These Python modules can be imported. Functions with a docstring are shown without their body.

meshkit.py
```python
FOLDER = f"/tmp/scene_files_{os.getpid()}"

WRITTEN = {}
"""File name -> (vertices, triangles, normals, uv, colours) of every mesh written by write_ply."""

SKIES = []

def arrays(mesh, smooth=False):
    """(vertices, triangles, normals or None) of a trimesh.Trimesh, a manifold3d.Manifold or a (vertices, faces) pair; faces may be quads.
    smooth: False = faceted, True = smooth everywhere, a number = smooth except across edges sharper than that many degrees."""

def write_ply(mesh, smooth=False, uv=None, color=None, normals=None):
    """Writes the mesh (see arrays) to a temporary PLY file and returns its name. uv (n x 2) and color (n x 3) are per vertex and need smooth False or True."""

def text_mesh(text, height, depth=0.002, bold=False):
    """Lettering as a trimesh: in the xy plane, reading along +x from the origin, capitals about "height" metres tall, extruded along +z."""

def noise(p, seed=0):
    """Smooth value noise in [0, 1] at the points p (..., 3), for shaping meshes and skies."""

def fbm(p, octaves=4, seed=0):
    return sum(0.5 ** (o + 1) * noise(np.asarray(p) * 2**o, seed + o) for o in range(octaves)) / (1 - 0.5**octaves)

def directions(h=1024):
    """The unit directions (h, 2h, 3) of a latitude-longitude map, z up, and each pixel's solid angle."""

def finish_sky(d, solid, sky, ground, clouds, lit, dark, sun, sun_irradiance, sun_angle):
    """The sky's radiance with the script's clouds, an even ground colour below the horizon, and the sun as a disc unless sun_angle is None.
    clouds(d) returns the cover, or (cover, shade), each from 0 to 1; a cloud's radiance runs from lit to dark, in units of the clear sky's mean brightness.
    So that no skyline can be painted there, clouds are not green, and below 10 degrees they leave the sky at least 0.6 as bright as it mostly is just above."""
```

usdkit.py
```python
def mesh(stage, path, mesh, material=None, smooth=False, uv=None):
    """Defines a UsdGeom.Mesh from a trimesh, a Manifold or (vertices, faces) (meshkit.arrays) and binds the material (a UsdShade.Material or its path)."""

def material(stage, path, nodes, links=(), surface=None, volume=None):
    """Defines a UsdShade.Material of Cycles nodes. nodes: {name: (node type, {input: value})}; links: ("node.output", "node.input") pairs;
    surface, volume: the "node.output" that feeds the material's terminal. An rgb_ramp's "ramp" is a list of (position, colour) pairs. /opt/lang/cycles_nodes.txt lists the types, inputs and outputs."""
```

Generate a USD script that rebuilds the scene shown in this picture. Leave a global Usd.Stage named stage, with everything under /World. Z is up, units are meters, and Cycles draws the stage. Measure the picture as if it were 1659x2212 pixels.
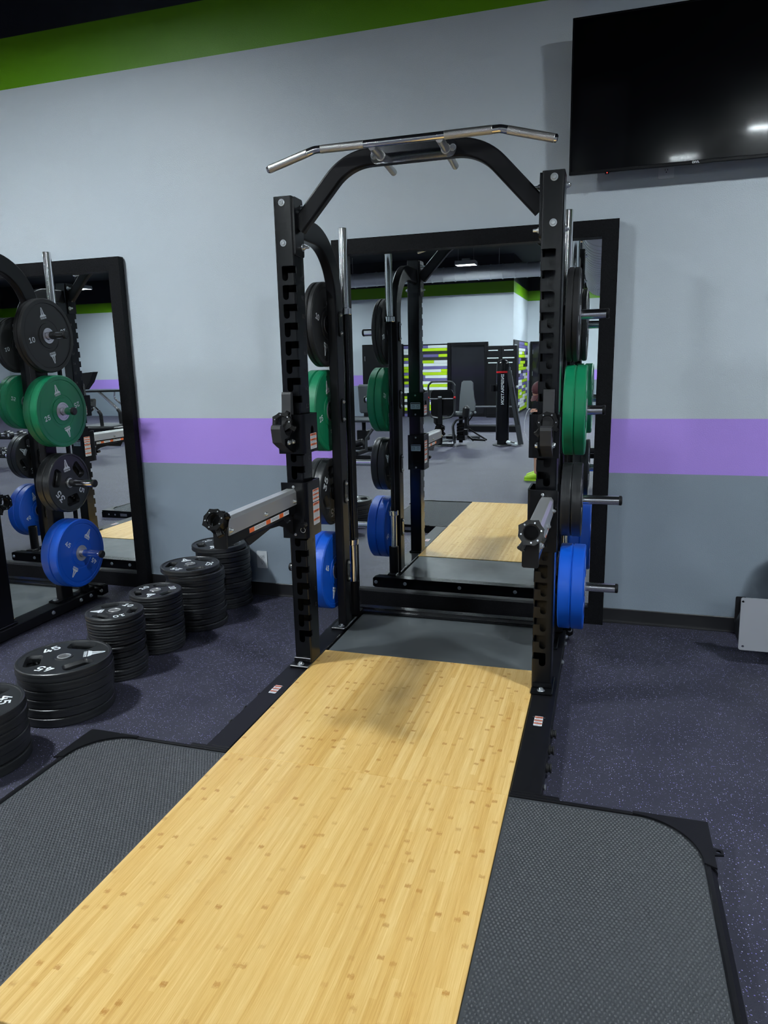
import math, random
import numpy as np, trimesh
import manifold3d as m3
from shapely.geometry import Polygon, Point, box as sbox, LineString
from shapely import affinity
from shapely.ops import unary_union
from shapely.geometry.polygon import orient
import usdkit, meshkit
from pxr import Usd, UsdGeom, UsdShade, Gf, Sdf, Vt

random.seed(7)
RNG = np.random.default_rng(11)
stage = Usd.Stage.CreateInMemory()
UsdGeom.SetStageUpAxis(stage, 'Z')
UsdGeom.SetStageMetersPerUnit(stage, 1.0)
UsdGeom.Xform.Define(stage, '/World')
UsdGeom.Scope.Define(stage, '/World/Looks')

# ------------------------------------------------------------------ camera
EXPOSURE = 0.0
EYE = (0.8373, -3.3824, 1.585)
FPX = 1546.6
def _rot(a, b, c):
    Rz = np.array([[math.cos(a), -math.sin(a), 0], [math.sin(a), math.cos(a), 0], [0, 0, 1]])
    Rx = np.array([[1, 0, 0], [0, math.cos(b), -math.sin(b)], [0, math.sin(b), math.cos(b)]])
    Ry = np.array([[math.cos(c), 0, math.sin(c)], [0, 1, 0], [-math.sin(c), 0, math.cos(c)]])
    return Rz @ Rx @ Ry
R = _rot(0.30090984, -0.20461515, 0.02208917)          # columns: right, forward, up
cam = UsdGeom.Camera.Define(stage, '/World/Camera')
right, fwd, up = R[:, 0], R[:, 1], R[:, 2]
cam.AddTransformOp().Set(Gf.Matrix4d(*right, 0, *up, 0, *(-fwd), 0, *EYE, 1))
cam.CreateHorizontalApertureAttr(36.0)
cam.CreateVerticalApertureAttr(48.0)
cam.CreateFocalLengthAttr(36.0 * FPX / 1659.0)
cam.CreateExposureAttr(EXPOSURE)
cam.CreateClippingRangeAttr(Gf.Vec2f(0.05, 200.0))

# ------------------------------------------------------------------ light (high-bay fixtures of the hall; built further down by light_fixture)
LAMP_POWER = 545.0
LAMP_COLOR = (0.87, 0.96, 1.0)
LAMPS = [(x, y) for x in (-14.6, -8.7, -2.85) for y in (-1.6, -7.6, -13.4)] + [(3.2, -1.75), (3.0, -8.1), (2.06, -10.7), (-0.5, -16.9), (-0.35, -13.0)]
LAMP_Z = 4.0

# ------------------------------------------------------------------ materials
def mat(name, nodes, links=(), surface='p.BSDF'):
    return usdkit.material(stage, '/World/Looks/' + name, nodes, links, surface=surface)
def plain(name, color, rough=0.5, metal=0.0, bump=None, **kw):
    nodes = {'p': ('principled_bsdf', dict(base_color=color, roughness=rough, metallic=metal, **kw))}
    links = []
    if bump:
        sc, dist = bump
        nodes['tc'] = ('texture_coordinate', {})
        nodes['n'] = ('noise_texture', {'scale': sc, 'detail': 3.0})
        nodes['b'] = ('bump', {'distance': dist, 'strength': 1.0})
        links = [('tc.object', 'n.vector'), ('n.fac', 'b.height'), ('b.normal', 'p.normal')]
    return mat(name, nodes, links)

M = {}
M['black_gloss'] = plain('black_gloss', (0.003, 0.0033, 0.0042), 0.2, bump=(420, 0.00025), specular_ior_level=0.34)
M['black_satin'] = plain('black_satin', (0.0065, 0.0065, 0.008), 0.36, bump=(500, 0.0002), specular_ior_level=0.2)
M['black_matte'] = plain('black_matte', (0.010, 0.010, 0.012), 0.6, specular_ior_level=0.2)
M['black_plastic'] = plain('black_plastic', (0.009, 0.009, 0.010), 0.42, bump=(900, 0.0001), specular_ior_level=0.25)
M['grey_pad'] = plain('grey_pad', (0.026, 0.026, 0.028), 0.45, bump=(700, 0.0001))
M['hole_black'] = plain('hole_black', (0.003, 0.003, 0.003), 0.7)
M['rubber_plate'] = plain('rubber_plate', (0.017, 0.018, 0.020), 0.38, bump=(350, 0.00015))
M['rubber_black'] = plain('rubber_black', (0.010, 0.010, 0.011), 0.55, bump=(300, 0.0002))
M['rubber_green'] = plain('rubber_green', (0.0, 0.19, 0.078), 0.46, bump=(300, 0.00015))
M['rubber_blue'] = plain('rubber_blue', (0.0, 0.082, 0.53), 0.46, bump=(300, 0.00015))
M['chrome'] = plain('chrome', (0.78, 0.78, 0.80), 0.14, 1.0)
M['chrome_dark'] = plain('chrome_dark', (0.30, 0.31, 0.33), 0.12, 1.0)
M['knurl'] = mat('knurl', {'tc': ('texture_coordinate', {}), 'v': ('voronoi_texture', {'scale': 420.0}), 'b': ('bump', {'distance': 0.0006}),
                           'p': ('principled_bsdf', dict(base_color=(0.74, 0.73, 0.71), metallic=1.0, roughness=0.32))},
                 [('tc.object', 'v.vector'), ('v.distance', 'b.height'), ('b.normal', 'p.normal')])
M['aluminium'] = mat('aluminium', {'tc': ('texture_coordinate', {}), 'mp': ('mapping', {'scale': (6.0, 160.0, 160.0)}), 'n': ('noise_texture', {'scale': 3.0, 'detail': 4.0}),
                                   'b': ('bump', {'distance': 0.0002}), 'p': ('principled_bsdf', dict(base_color=(0.62, 0.62, 0.63), metallic=0.8, roughness=0.36))},
                     [('tc.object', 'mp.vector'), ('mp.vector', 'n.vector'), ('n.fac', 'b.height'), ('b.normal', 'p.normal')])
M['zinc'] = plain('zinc', (0.62, 0.65, 0.68), 0.24, 0.9)
M['bushing'] = plain('bushing', (0.70, 0.70, 0.71), 0.35, 0.8)
M['black_deep'] = plain('black_deep', (0.0035, 0.0035, 0.004), 0.27, specular_ior_level=0.22)
M['steel_hub'] = plain('steel_hub', (0.47, 0.46, 0.52), 0.38, 0.75)
M['white_print'] = plain('white_print', (0.66, 0.69, 0.72), 0.55)
M['grey_print'] = plain('grey_print', (0.30, 0.31, 0.34), 0.55)
M['label_white'] = plain('label_white', (0.62, 0.64, 0.68), 0.4)
M['label_blue'] = plain('label_blue', (0.30, 0.38, 0.42), 0.4)
M['label_ink'] = plain('label_ink', (0.05, 0.055, 0.07), 0.5)
M['orange'] = plain('orange', (0.72, 0.13, 0.02), 0.45)
M['red'] = plain('red', (0.5, 0.008, 0.012), 0.3)
M['mirror'] = mat('mirror', {'g': ('glossy_bsdf', {'color': (0.88, 0.93, 0.935), 'roughness': 0.0})}, surface='g.BSDF')
M['tv_screen'] = plain('tv_screen', (0.0008, 0.0008, 0.0012), 0.15, specular_ior_level=0.16, coat_weight=0.30, coat_roughness=0.05)
M['tv_bezel'] = plain('tv_bezel', (0.003, 0.003, 0.004), 0.25, specular_ior_level=0.2)
M['tv_case'] = plain('tv_case', (0.02, 0.02, 0.022), 0.5)
M['led'] = mat('led', {'e': ('emission', {'color': (1.0, 0.03, 0.02), 'strength': 6.0})}, surface='e.emission')
M['lamp'] = mat('lamp', {'e': ('emission', {'color': LAMP_COLOR, 'strength': LAMP_POWER})}, surface='e.emission')
M['lamp_body'] = plain('lamp_body', (0.25, 0.26, 0.27), 0.5)
M['outlet'] = plain('outlet', (0.62, 0.65, 0.68), 0.35)
M['ceiling'] = plain('ceiling', (0.010, 0.012, 0.018), 0.8)
M['base_rubber'] = plain('base_rubber', (0.010, 0.010, 0.012), 0.38)
M['deck'] = mat('deck', {'ge': ('geometry', {}), 'n': ('noise_texture', {'scale': 7.0, 'detail': 5.0, 'roughness': 0.65}), 'mr': ('map_range', {'from_min': 0.3, 'from_max': 0.75, 'to_min': 0.40, 'to_max': 0.58}),
                         'r': ('rgb_ramp', {'ramp': [(0.25, (0.050, 0.058, 0.062)), (0.8, (0.082, 0.092, 0.096))]}), 'p': ('principled_bsdf', {'roughness': 0.5})},
                [('ge.position', 'n.vector'), ('n.fac', 'mr.value'), ('mr.result', 'p.roughness'), ('n.fac', 'r.fac'), ('r.color', 'p.base_color')])
M['mat_rubber'] = plain('mat_rubber', (0.056, 0.060, 0.067), 0.34)
M['duct'] = plain('duct', (0.60, 0.62, 0.64), 0.36, 0.45)
M['upholstery'] = plain('upholstery', (0.085, 0.095, 0.105), 0.5, bump=(60, 0.0008))
M['upholstery_black'] = plain('upholstery_black', (0.009, 0.009, 0.010), 0.4, specular_ior_level=0.3)
M['frame_grey'] = plain('frame_grey', (0.07, 0.075, 0.08), 0.3, 0.5)
M['glass_dark'] = plain('glass_dark', (0.008, 0.008, 0.011), 0.08)
M['panel_black'] = plain('panel_black', (0.005, 0.005, 0.006), 0.3, specular_ior_level=0.25)
M['lime'] = plain('lime', (0.42, 0.66, 0.0), 0.5)
M['violet'] = plain('violet', (0.13, 0.115, 0.30), 0.5)
M['panel_white'] = plain('panel_white', (0.72, 0.78, 0.78), 0.5)
M['panel_dark'] = plain('panel_dark', (0.018, 0.02, 0.022), 0.5)
M['skin'] = plain('skin', (0.50, 0.27, 0.19), 0.5, subsurface_weight=0.1)
M['hair'] = plain('hair', (0.03, 0.018, 0.012), 0.6)
M['maroon'] = plain('maroon', (0.085, 0.018, 0.024), 0.75)
M['shirt'] = plain('shirt', (0.09, 0.10, 0.12), 0.8)
M['shorts'] = plain('shorts', (0.02, 0.02, 0.025), 0.8)
M['lime_shoe'] = plain('lime_shoe', (0.36, 0.60, 0.02), 0.55)
M['eye_white'] = plain('eye_white', (0.7, 0.7, 0.7), 0.3)
M['cable'] = plain('cable', (0.75, 0.78, 0.78), 0.4)
M['footplate'] = plain('footplate', (0.34, 0.35, 0.38), 0.42, 0.55)

# black stained wood of the mirror frames
M['frame_wood'] = mat('frame_wood', {'tc': ('texture_coordinate', {}), 'mp': ('mapping', {'scale': (14.0, 14.0, 14.0)}), 'n': ('noise_texture', {'scale': 6.0, 'detail': 6.0, 'roughness': 0.7, 'distortion': 0.6}),
                                     'r': ('rgb_ramp', {'ramp': [(0.3, (0.002, 0.002, 0.0025)), (0.75, (0.008, 0.008, 0.010))]}), 'b': ('bump', {'distance': 0.0012}), 'p': ('principled_bsdf', {'roughness': 0.5, 'specular_ior_level': 0.12})},
                      [('tc.object', 'mp.vector'), ('mp.vector', 'n.vector'), ('n.fac', 'r.fac'), ('r.color', 'p.base_color'), ('n.fac', 'b.height'), ('b.normal', 'p.normal')])

# painted wall: grey / purple / pale blue-grey / green / black bands, measured up from the floor
def wall_paint(name):
    nodes = {'ge': ('geometry', {}), 'xyz': ('separate_xyz', {}), 'p': ('principled_bsdf', {'roughness': 0.42, 'specular_ior_level': 0.4}),
             'n': ('noise_texture', {'scale': 170.0, 'detail': 3.0, 'roughness': 0.6}), 'b': ('bump', {'distance': 0.0011, 'strength': 1.0})}
    links = [('ge.position', 'xyz.vector'), ('ge.position', 'n.vector'), ('n.fac', 'b.height'), ('b.normal', 'p.normal')]
    bands = [(0.925, (0.42, 0.265, 0.78)), (1.242, (0.485, 0.535, 0.58)), (3.465, (0.105, 0.29, 0.0)), (3.775, (0.005, 0.007, 0.014))]
    prev = None
    for i, (z, c) in enumerate(bands):
        nodes['g%d' % i] = ('math', {'math_type': 'greater_than', 'value2': z})
        nodes['m%d' % i] = ('mix', {'color2': c} if prev else {'color1': (0.235, 0.28, 0.33), 'color2': c})
        links += [('xyz.z', 'g%d.value1' % i), ('g%d.value' % i, 'm%d.fac' % i)]
        if prev:
            links.append((prev + '.color', 'm%d.color1' % i))
        prev = 'm%d' % i
    links.append((prev + '.color', 'p.base_color'))
    return mat(name, nodes, links)
M['wall'] = wall_paint('wall_paint')

# speckled rubber floor
M['floor'] = mat('floor_rubber', {
    'ge': ('geometry', {}),
    'v1': ('voronoi_texture', {'scale': 112.0}), 'l1': ('math', {'math_type': 'less_than', 'value2': 0.205}), 's1': ('separate_color', {}), 'k1': ('math', {'math_type': 'greater_than', 'value2': 0.45}), 'a1': ('math', {'math_type': 'multiply'}),
    'v2': ('voronoi_texture', {'scale': 165.0}), 'l2': ('math', {'math_type': 'less_than', 'value2': 0.24}), 's2': ('separate_color', {}), 'k2': ('math', {'math_type': 'greater_than', 'value2': 0.72}), 'a2': ('math', {'math_type': 'multiply'}),
    'n': ('noise_texture', {'scale': 3.0, 'detail': 4.0}), 'base': ('rgb_ramp', {'ramp': [(0.3, (0.024, 0.024, 0.040)), (0.75, (0.038, 0.038, 0.057))]}),
    'c1': ('mix', {'color1': (0.21, 0.18, 0.58), 'color2': (0.44, 0.43, 0.60)}),
    'x1': ('mix', {}), 'x2': ('mix', {'color2': (0.14, 0.13, 0.25)}),
    'bn': ('noise_texture', {'scale': 260.0, 'detail': 3.0}), 'b': ('bump', {'distance': 0.0011}),
    'p': ('principled_bsdf', {'roughness': 0.55, 'specular_ior_level': 0.4})},
    [('ge.position', 'v1.vector'), ('ge.position', 'v2.vector'), ('ge.position', 'n.vector'), ('ge.position', 'bn.vector'),
     ('v1.distance', 'l1.value1'), ('v1.color', 's1.color'), ('s1.r', 'k1.value1'), ('l1.value', 'a1.value1'), ('k1.value', 'a1.value2'),
     ('v2.distance', 'l2.value1'), ('v2.color', 's2.color'), ('s2.r', 'k2.value1'), ('l2.value', 'a2.value1'), ('k2.value', 'a2.value2'),
     ('n.fac', 'base.fac'), ('base.color', 'x2.color1'), ('a2.value', 'x2.fac'), ('s1.g', 'c1.fac'),
     ('x2.color', 'x1.color1'), ('c1.color', 'x1.color2'), ('a1.value', 'x1.fac'), ('x1.color', 'p.base_color'),
     ('bn.fac', 'b.height'), ('b.normal', 'p.normal')])

# bamboo laminate: strips along y, nodes across each strip, fine grain
def bamboo(name, shift):
    nodes = {
        'ge': ('geometry', {}), 'xyz': ('separate_xyz', {}),
        'sx': ('math', {'math_type': 'multiply_add', 'value2': 1 / 0.0185, 'value3': 40.0 + shift}), 'ix': ('math', {'math_type': 'floor'}), 'fx': ('math', {'math_type': 'fraction'}),
        'wn': ('white_noise_texture', {'dimensions': '1D'}), 'sc': ('separate_color', {}),
        # lamella ends: each strip is cut into lengths of 0.95 m
        'ly': ('math', {'math_type': 'multiply', 'value2': 1 / 1.6}), 'ly2': ('math', {'math_type': 'add'}), 'li': ('math', {'math_type': 'floor'}),
        'cid': ('combine_xyz', {}), 'wn2': ('white_noise_texture', {'dimensions': '3D'}), 'sc2': ('separate_color', {}),
        # nodes
        'ny': ('math', {'math_type': 'multiply', 'value2': 1 / 0.27}), 'no': ('math', {'math_type': 'multiply_add', 'value2': 7.3}), 'nf': ('math', {'math_type': 'fraction'}),
        'wob': ('noise_texture', {'scale': 120.0, 'detail': 3.0, 'roughness': 0.7}), 'wo': ('math', {'math_type': 'multiply_add', 'value2': 0.11, 'value3': -0.055}), 'nf2': ('math', {'math_type': 'add'}),
        'nd': ('math', {'math_type': 'subtract', 'value2': 0.5}), 'na': ('math', {'math_type': 'absolute'}), 'nk': ('map_range', {'range_type': 'smoothstep', 'from_min': 0.004, 'from_max': 0.046, 'to_min': 1.0, 'to_max': 0.0, 'clamp': True}),
        'nw': ('map_range', {'from_min': 0.30, 'from_max': 0.95, 'to_min': 0.0, 'to_max': 0.72, 'clamp': True}), 'nm': ('math', {'math_type': 'multiply'}),
        # grain
        'mp': ('mapping', {'scale': (330.0, 7.5, 1.0)}), 'gn': ('noise_texture', {'scale': 1.0, 'detail': 4.0, 'roughness': 0.7}),
        'mp2': ('mapping', {'scale': (70.0, 1.6, 1.0)}), 'gn2': ('noise_texture', {'scale': 1.0, 'detail': 3.0}),
        'ga': ('math', {'math_type': 'multiply_add', 'value2': 0.55}), 'gb': ('math', {'math_type': 'multiply_add', 'value2': 0.80, 'value3': -0.175}),
        'rid': ('math', {'math_type': 'multiply_add', 'value2': 0.27}), 'off': ('math', {'math_type': 'subtract', 'value2': 0.135}),
        'r': ('rgb_ramp', {'ramp': [(0.22, (0.56, 0.315, 0.080)), (0.42, (0.66, 0.405, 0.125)), (0.58, (0.72, 0.470, 0.165)), (0.80, (0.80, 0.570, 0.240))]}),
        'cm': ('mix', {'color2': (0.40, 0.165, 0.022)}),
        'p': ('principled_bsdf', {'roughness': 0.30, 'specular_ior_level': 0.45})}
    links = [('ge.position', 'xyz.vector'), ('xyz.x', 'sx.value1'), ('sx.value', 'ix.value1'), ('sx.value', 'fx.value1'), ('ix.value', 'wn.w'), ('wn.color', 'sc.color'),
             ('xyz.y', 'ly.value1'), ('ly.value', 'ly2.value1'), ('sc.g', 'ly2.value2'), ('ly2.value', 'li.value1'), ('ix.value', 'cid.x'), ('li.value', 'cid.y'), ('cid.vector', 'wn2.vector'), ('wn2.color', 'sc2.color'),
             ('xyz.y', 'ny.value1'), ('sc.r', 'no.value1'), ('ny.value', 'no.value3'), ('no.value', 'nf.value1'), ('ge.position', 'wob.vector'), ('wob.fac', 'wo.value1'), ('nf.value', 'nf2.value1'), ('wo.value', 'nf2.value2'),
             ('nf2.value', 'nd.value1'), ('nd.value', 'na.value1'), ('na.value', 'nk.value'), ('sc2.b', 'nw.value'), ('nk.result', 'nm.value1'), ('nw.result', 'nm.value2'),
             ('ge.position', 'mp.vector'), ('mp.vector', 'gn.vector'), ('ge.position', 'mp2.vector'), ('mp2.vector', 'gn2.vector'),
             ('gn.fac', 'gb.value1'), ('gn2.fac', 'ga.value1'), ('gb.value', 'ga.value3'), ('sc2.r', 'rid.value1'), ('ga.value', 'rid.value3'), ('rid.value', 'off.value1'), ('off.value', 'r.fac'),
             ('r.color', 'cm.color1'), ('nm.value', 'cm.fac'), ('cm.color', 'p.base_color')]
    return mat(name, nodes, links)
M['bamboo_a'] = bamboo('bamboo_a', 0.0)
M['bamboo_b'] = bamboo('bamboo_b', 300.4)

# ------------------------------------------------------------------ mesh helpers
def fix(m):
    if m.volume < 0:
        m.invert()
    return m
def cat(ms):
    ms = [m for m in ms if m is not None]
    return ms[0] if len(ms) == 1 else trimesh.util.concatenate(ms)
def cbox(x0, x1, y0, y1, z0, z1, b=0.0):
    b = min(b, (x1 - x0) * .45, (y1 - y0) * .45, (z1 - z0) * .45)
    if b <= 0:
        m = trimesh.creation.box((x1 - x0, y1 - y0, z1 - z0))
        m.apply_translation(((x0 + x1) / 2, (y0 + y1) / 2, (z0 + z1) / 2))
        return m
    h = np.array([(x1 - x0) / 2, (y1 - y0) / 2, (z1 - z0) / 2])
    pts = []
    for s in np.array(np.meshgrid([-1, 1], [-1, 1], [-1, 1])).reshape(3, -1).T:
        for a in range(3):
            d = h - b
            d[a] = h[a]
            pts.append(s * d)
    m = trimesh.convex.convex_hull(np.array(pts))
    m.apply_translation(((x0 + x1) / 2, (y0 + y1) / 2, (z0 + z1) / 2))
    return m
def lathe(prof, n=32, closed=False):
    prof = np.asarray(prof, float)
    k = len(prof)
    a = np.arange(n) * 2 * np.pi / n
    v = np.stack([prof[:, 0][:, None] * np.cos(a), prof[:, 0][:, None] * np.sin(a), np.repeat(prof[:, 1][:, None], n, 1)], -1).reshape(-1, 3)
    f = []
    for i in range(k if closed else k - 1):
        i2 = (i + 1) % k
        for j in range(n):
            j2 = (j + 1) % n
            A, B, C, D = i * n + j, i * n + j2, i2 * n + j2, i2 * n + j
            if prof[i, 0] > 1e-9:
                f.append((A, B, C) if prof[i2, 0] > 1e-9 else (A, B, D))
            if prof[i2, 0] > 1e-9:
                f.append((A, C, D))
    m = trimesh.Trimesh(v, f, process=False)
    m.merge_vertices()
    return fix(m)
def disc_prof(r, z0, z1, ch=0.0):
    return [(0, z0), (r - ch, z0), (r, z0 + ch), (r, z1 - ch), (r - ch, z1), (0, z1)] if ch else [(0, z0), (r, z0), (r, z1), (0, z1)]
def ring_prof(ri, ro, z0, z1, ch=0.0):
    return [(ri, z0 + ch), (ri + ch, z0), (ro - ch, z0), (ro, z0 + ch), (ro, z1 - ch), (ro - ch, z1), (ri + ch, z1), (ri, z1 - ch)] if ch else [(ri, z0), (ro, z0), (ro, z1), (ri, z1)]
def along(m, p0, p1):
    p0, p1 = np.asarray(p0, float), np.asarray(p1, float)
    T = trimesh.geometry.align_vectors([0, 0, 1], (p1 - p0) / np.linalg.norm(p1 - p0))
    T[:3, 3] = p0
    m = m.copy(); m.apply_transform(T)
    return m
def cyl(p0, p1, r, n=20, ch=0.0):
    return along(lathe(disc_prof(r, 0, float(np.linalg.norm(np.subtract(p1, p0))), ch), n), p0, p1)
def pipe(p0, p1, ro, ri, n=24, ch=0.0):
    return along(lathe(ring_prof(ri, ro, 0, float(np.linalg.norm(np.subtract(p1, p0))), ch), n, True), p0, p1)
def rrect(w, h, r, n=4):
    pts = []
    for cx, cy, a0 in ((w / 2 - r, h / 2 - r, 0), (-w / 2 + r, h / 2 - r, 90), (-w / 2 + r, -h / 2 + r, 180), (w / 2 - r, -h / 2 + r, 270)):
        for k in range(n + 1):
            a = math.radians(a0 + 90 * k / n)
            pts.append((cx + r * math.cos(a), cy + r * math.sin(a)))
    return np.array(pts)
def circ(r, n=12):
    a = np.arange(n) * 2 * np.pi / n
    return np.stack([r * np.cos(a), r * np.sin(a)], 1)
def sweep(path, prof, normal=None, caps=True):
    """prof (u, v) swept along path; with NORMAL given u runs along it, else parallel transport."""
    p = np.asarray(path, float)
    t = np.gradient(p, axis=0)
    t[0], t[-1] = p[1] - p[0], p[-1] - p[-2]
    t /= np.linalg.norm(t, axis=1, keepdims=True)
    k, n = len(prof), len(p)
    V = []
    if normal is None:
        u = np.cross(t[0], [0, 0, 1.0] if abs(t[0][2]) < .9 else [1.0, 0, 0])
    for i in range(n):
        if normal is not None:
            u = np.asarray(normal, float)
        u = u - t[i] * (u @ t[i]); u = u / np.linalg.norm(u)
        w = np.cross(t[i], u)
        V.append(p[i] + prof[:, :1] * u + prof[:, 1:] * w)
    V = np.vstack(V)
    f = []
    for i in range(n - 1):
        for j in range(k):
            j2 = (j + 1) % k
            A, B, C, D = i * k + j, i * k + j2, (i + 1) * k + j2, (i + 1) * k + j
            f += [(A, B, C), (A, C, D)]
    if caps:
        V = np.vstack([V, p[0], p[-1]])
        a, b = n * k, n * k + 1
        for j in range(k):
            j2 = (j + 1) % k
            f += [(a, j2, j), (b, (n - 1) * k + j, (n - 1) * k + j2)]
    return fix(trimesh.Trimesh(V, f, process=False))
def bend(pts, r, n=6):
    """polyline with corners rounded to radius r"""
    pts = [np.asarray(q, float) for q in pts]
    out = [pts[0]]
    for a, b, c in zip(pts[:-2], pts[1:-1], pts[2:]):
        d1, d2 = (a - b), (c - b)
        l1, l2 = np.linalg.norm(d1), np.linalg.norm(d2)
        d1, d2 = d1 / l1, d2 / l2
        ang = math.acos(np.clip(d1 @ d2, -1, 1))
        L = min(r / math.tan(ang / 2), l1 * .49, l2 * .49) if ang < 3.1 else 0
        if L <= 0:
            out.append(b); continue
        s, e = b + d1 * L, b + d2 * L
        for k in range(n + 1):
            q = k / n
            out.append((1 - q) ** 2 * s + 2 * q * (1 - q) * b + q * q * e)
    out.append(pts[-1])
    return np.array(out)
def tube(pts, r, rad=0.04, n=12, seg=6):
    return sweep(bend(pts, rad, seg), circ(r, n))
def extr(poly, h, T=None):
    gs = [g for g in getattr(poly, 'geoms', [poly]) if g.area > 1e-9]
    m = cat([trimesh.creation.extrude_polygon(g, h, engine='earcut') for g in gs])
    if T is not None:
        m.apply_transform(T)
    return fix(m)
def frame(o, ex, ey):
    ex, ey = np.asarray(ex, float), np.asarray(ey, float)
    T = np.eye(4); T[:3, 0], T[:3, 1], T[:3, 2], T[:3, 3] = ex, ey, np.cross(ex, ey), o
    return T
def YZ(x): return frame((x, 0, 0), (0, 1, 0), (0, 0, 1))       # polygon (y, z), extruded along +x from x
def XZ(y): return frame((0, y, 0), (1, 0, 0), (0, 0, 1))       # polygon (x, z), extruded along -y from y
def mx(m):
    m = m.copy(); m.vertices = m.vertices * [-1, 1, 1]; m.invert()
    return m
def moved(m, x=0, y=0, z=0):
    m = m.copy(); m.apply_translation((x, y, z)); return m
def rot(m, deg, axis=(0, 0, 1), at=(0, 0, 0)):
    m = m.copy(); m.apply_transform(trimesh.transformations.rotation_matrix(math.radians(deg), axis, at)); return m
def ell(c, r, sub=2):
    m = trimesh.creation.icosphere(sub, 1.0); m.vertices = m.vertices * np.asarray(r, float) + np.asarray(c, float); return m
def to_man(t):
    return m3.Manifold(m3.Mesh(np.asarray(t.vertices, np.float32), np.asarray(t.faces, np.uint32)))
def from_man(m):
    a = m.to_mesh()
    return trimesh.Trimesh(np.array(a.vert_properties[:, :3]), np.array(a.tri_verts), process=False)
def text(s, h, T, depth=0.0006, bold=True, width=None):
    m = meshkit.text_mesh(s, h, depth, bold)
    b = m.bounds
    m.apply_translation((-(b[0][0] + b[1][0]) / 2, -(b[0][1] + b[1][1]) / 2, 0))
    if width:
        m.apply_scale((width / (b[1][0] - b[0][0]), 1, 1))
    m.apply_transform(T)
    return m

# ------------------------------------------------------------------ scene helpers
USED = {}
def numbered(parent, name):
    k = USED.get((parent, name), 0)
    USED[(parent, name)] = k + 1
    return name if k == 0 else '%s_%03d' % (name, k)
def setd(prim, **kw):
    for k, v in kw.items():
        if v:
            prim.SetCustomDataByKey(k, v)
def T4(loc=(0, 0, 0), Rm=None):
    T = np.eye(4); T[:3, 3] = loc
    if Rm is not None:
        T[:3, :3] = Rm
    return T
def thing(name, label, category, T=None, group=None, kind=None):
    path = '/World/' + numbered('/World', name)
    x = UsdGeom.Xform.Define(stage, path)
    T = np.eye(4) if T is None else (T4(T) if np.ndim(T) == 1 else T)
    x.AddTransformOp().Set(Gf.Matrix4d(*np.asarray(T, float).T.ravel().tolist()))
    setd(x.GetPrim(), label=label, category=category, group=group, kind=kind)
    return path
def part(parent, name, mesh, m, smooth=32, label=None, kind=None):
    path = parent + '/' + numbered(parent, name)
    mesh = cat(mesh) if isinstance(mesh, (list, tuple)) else mesh
    p = usdkit.mesh(stage, path, mesh, M[m], smooth=smooth)
    setd(p.GetPrim(), label=label, kind=kind)
    return path
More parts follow.
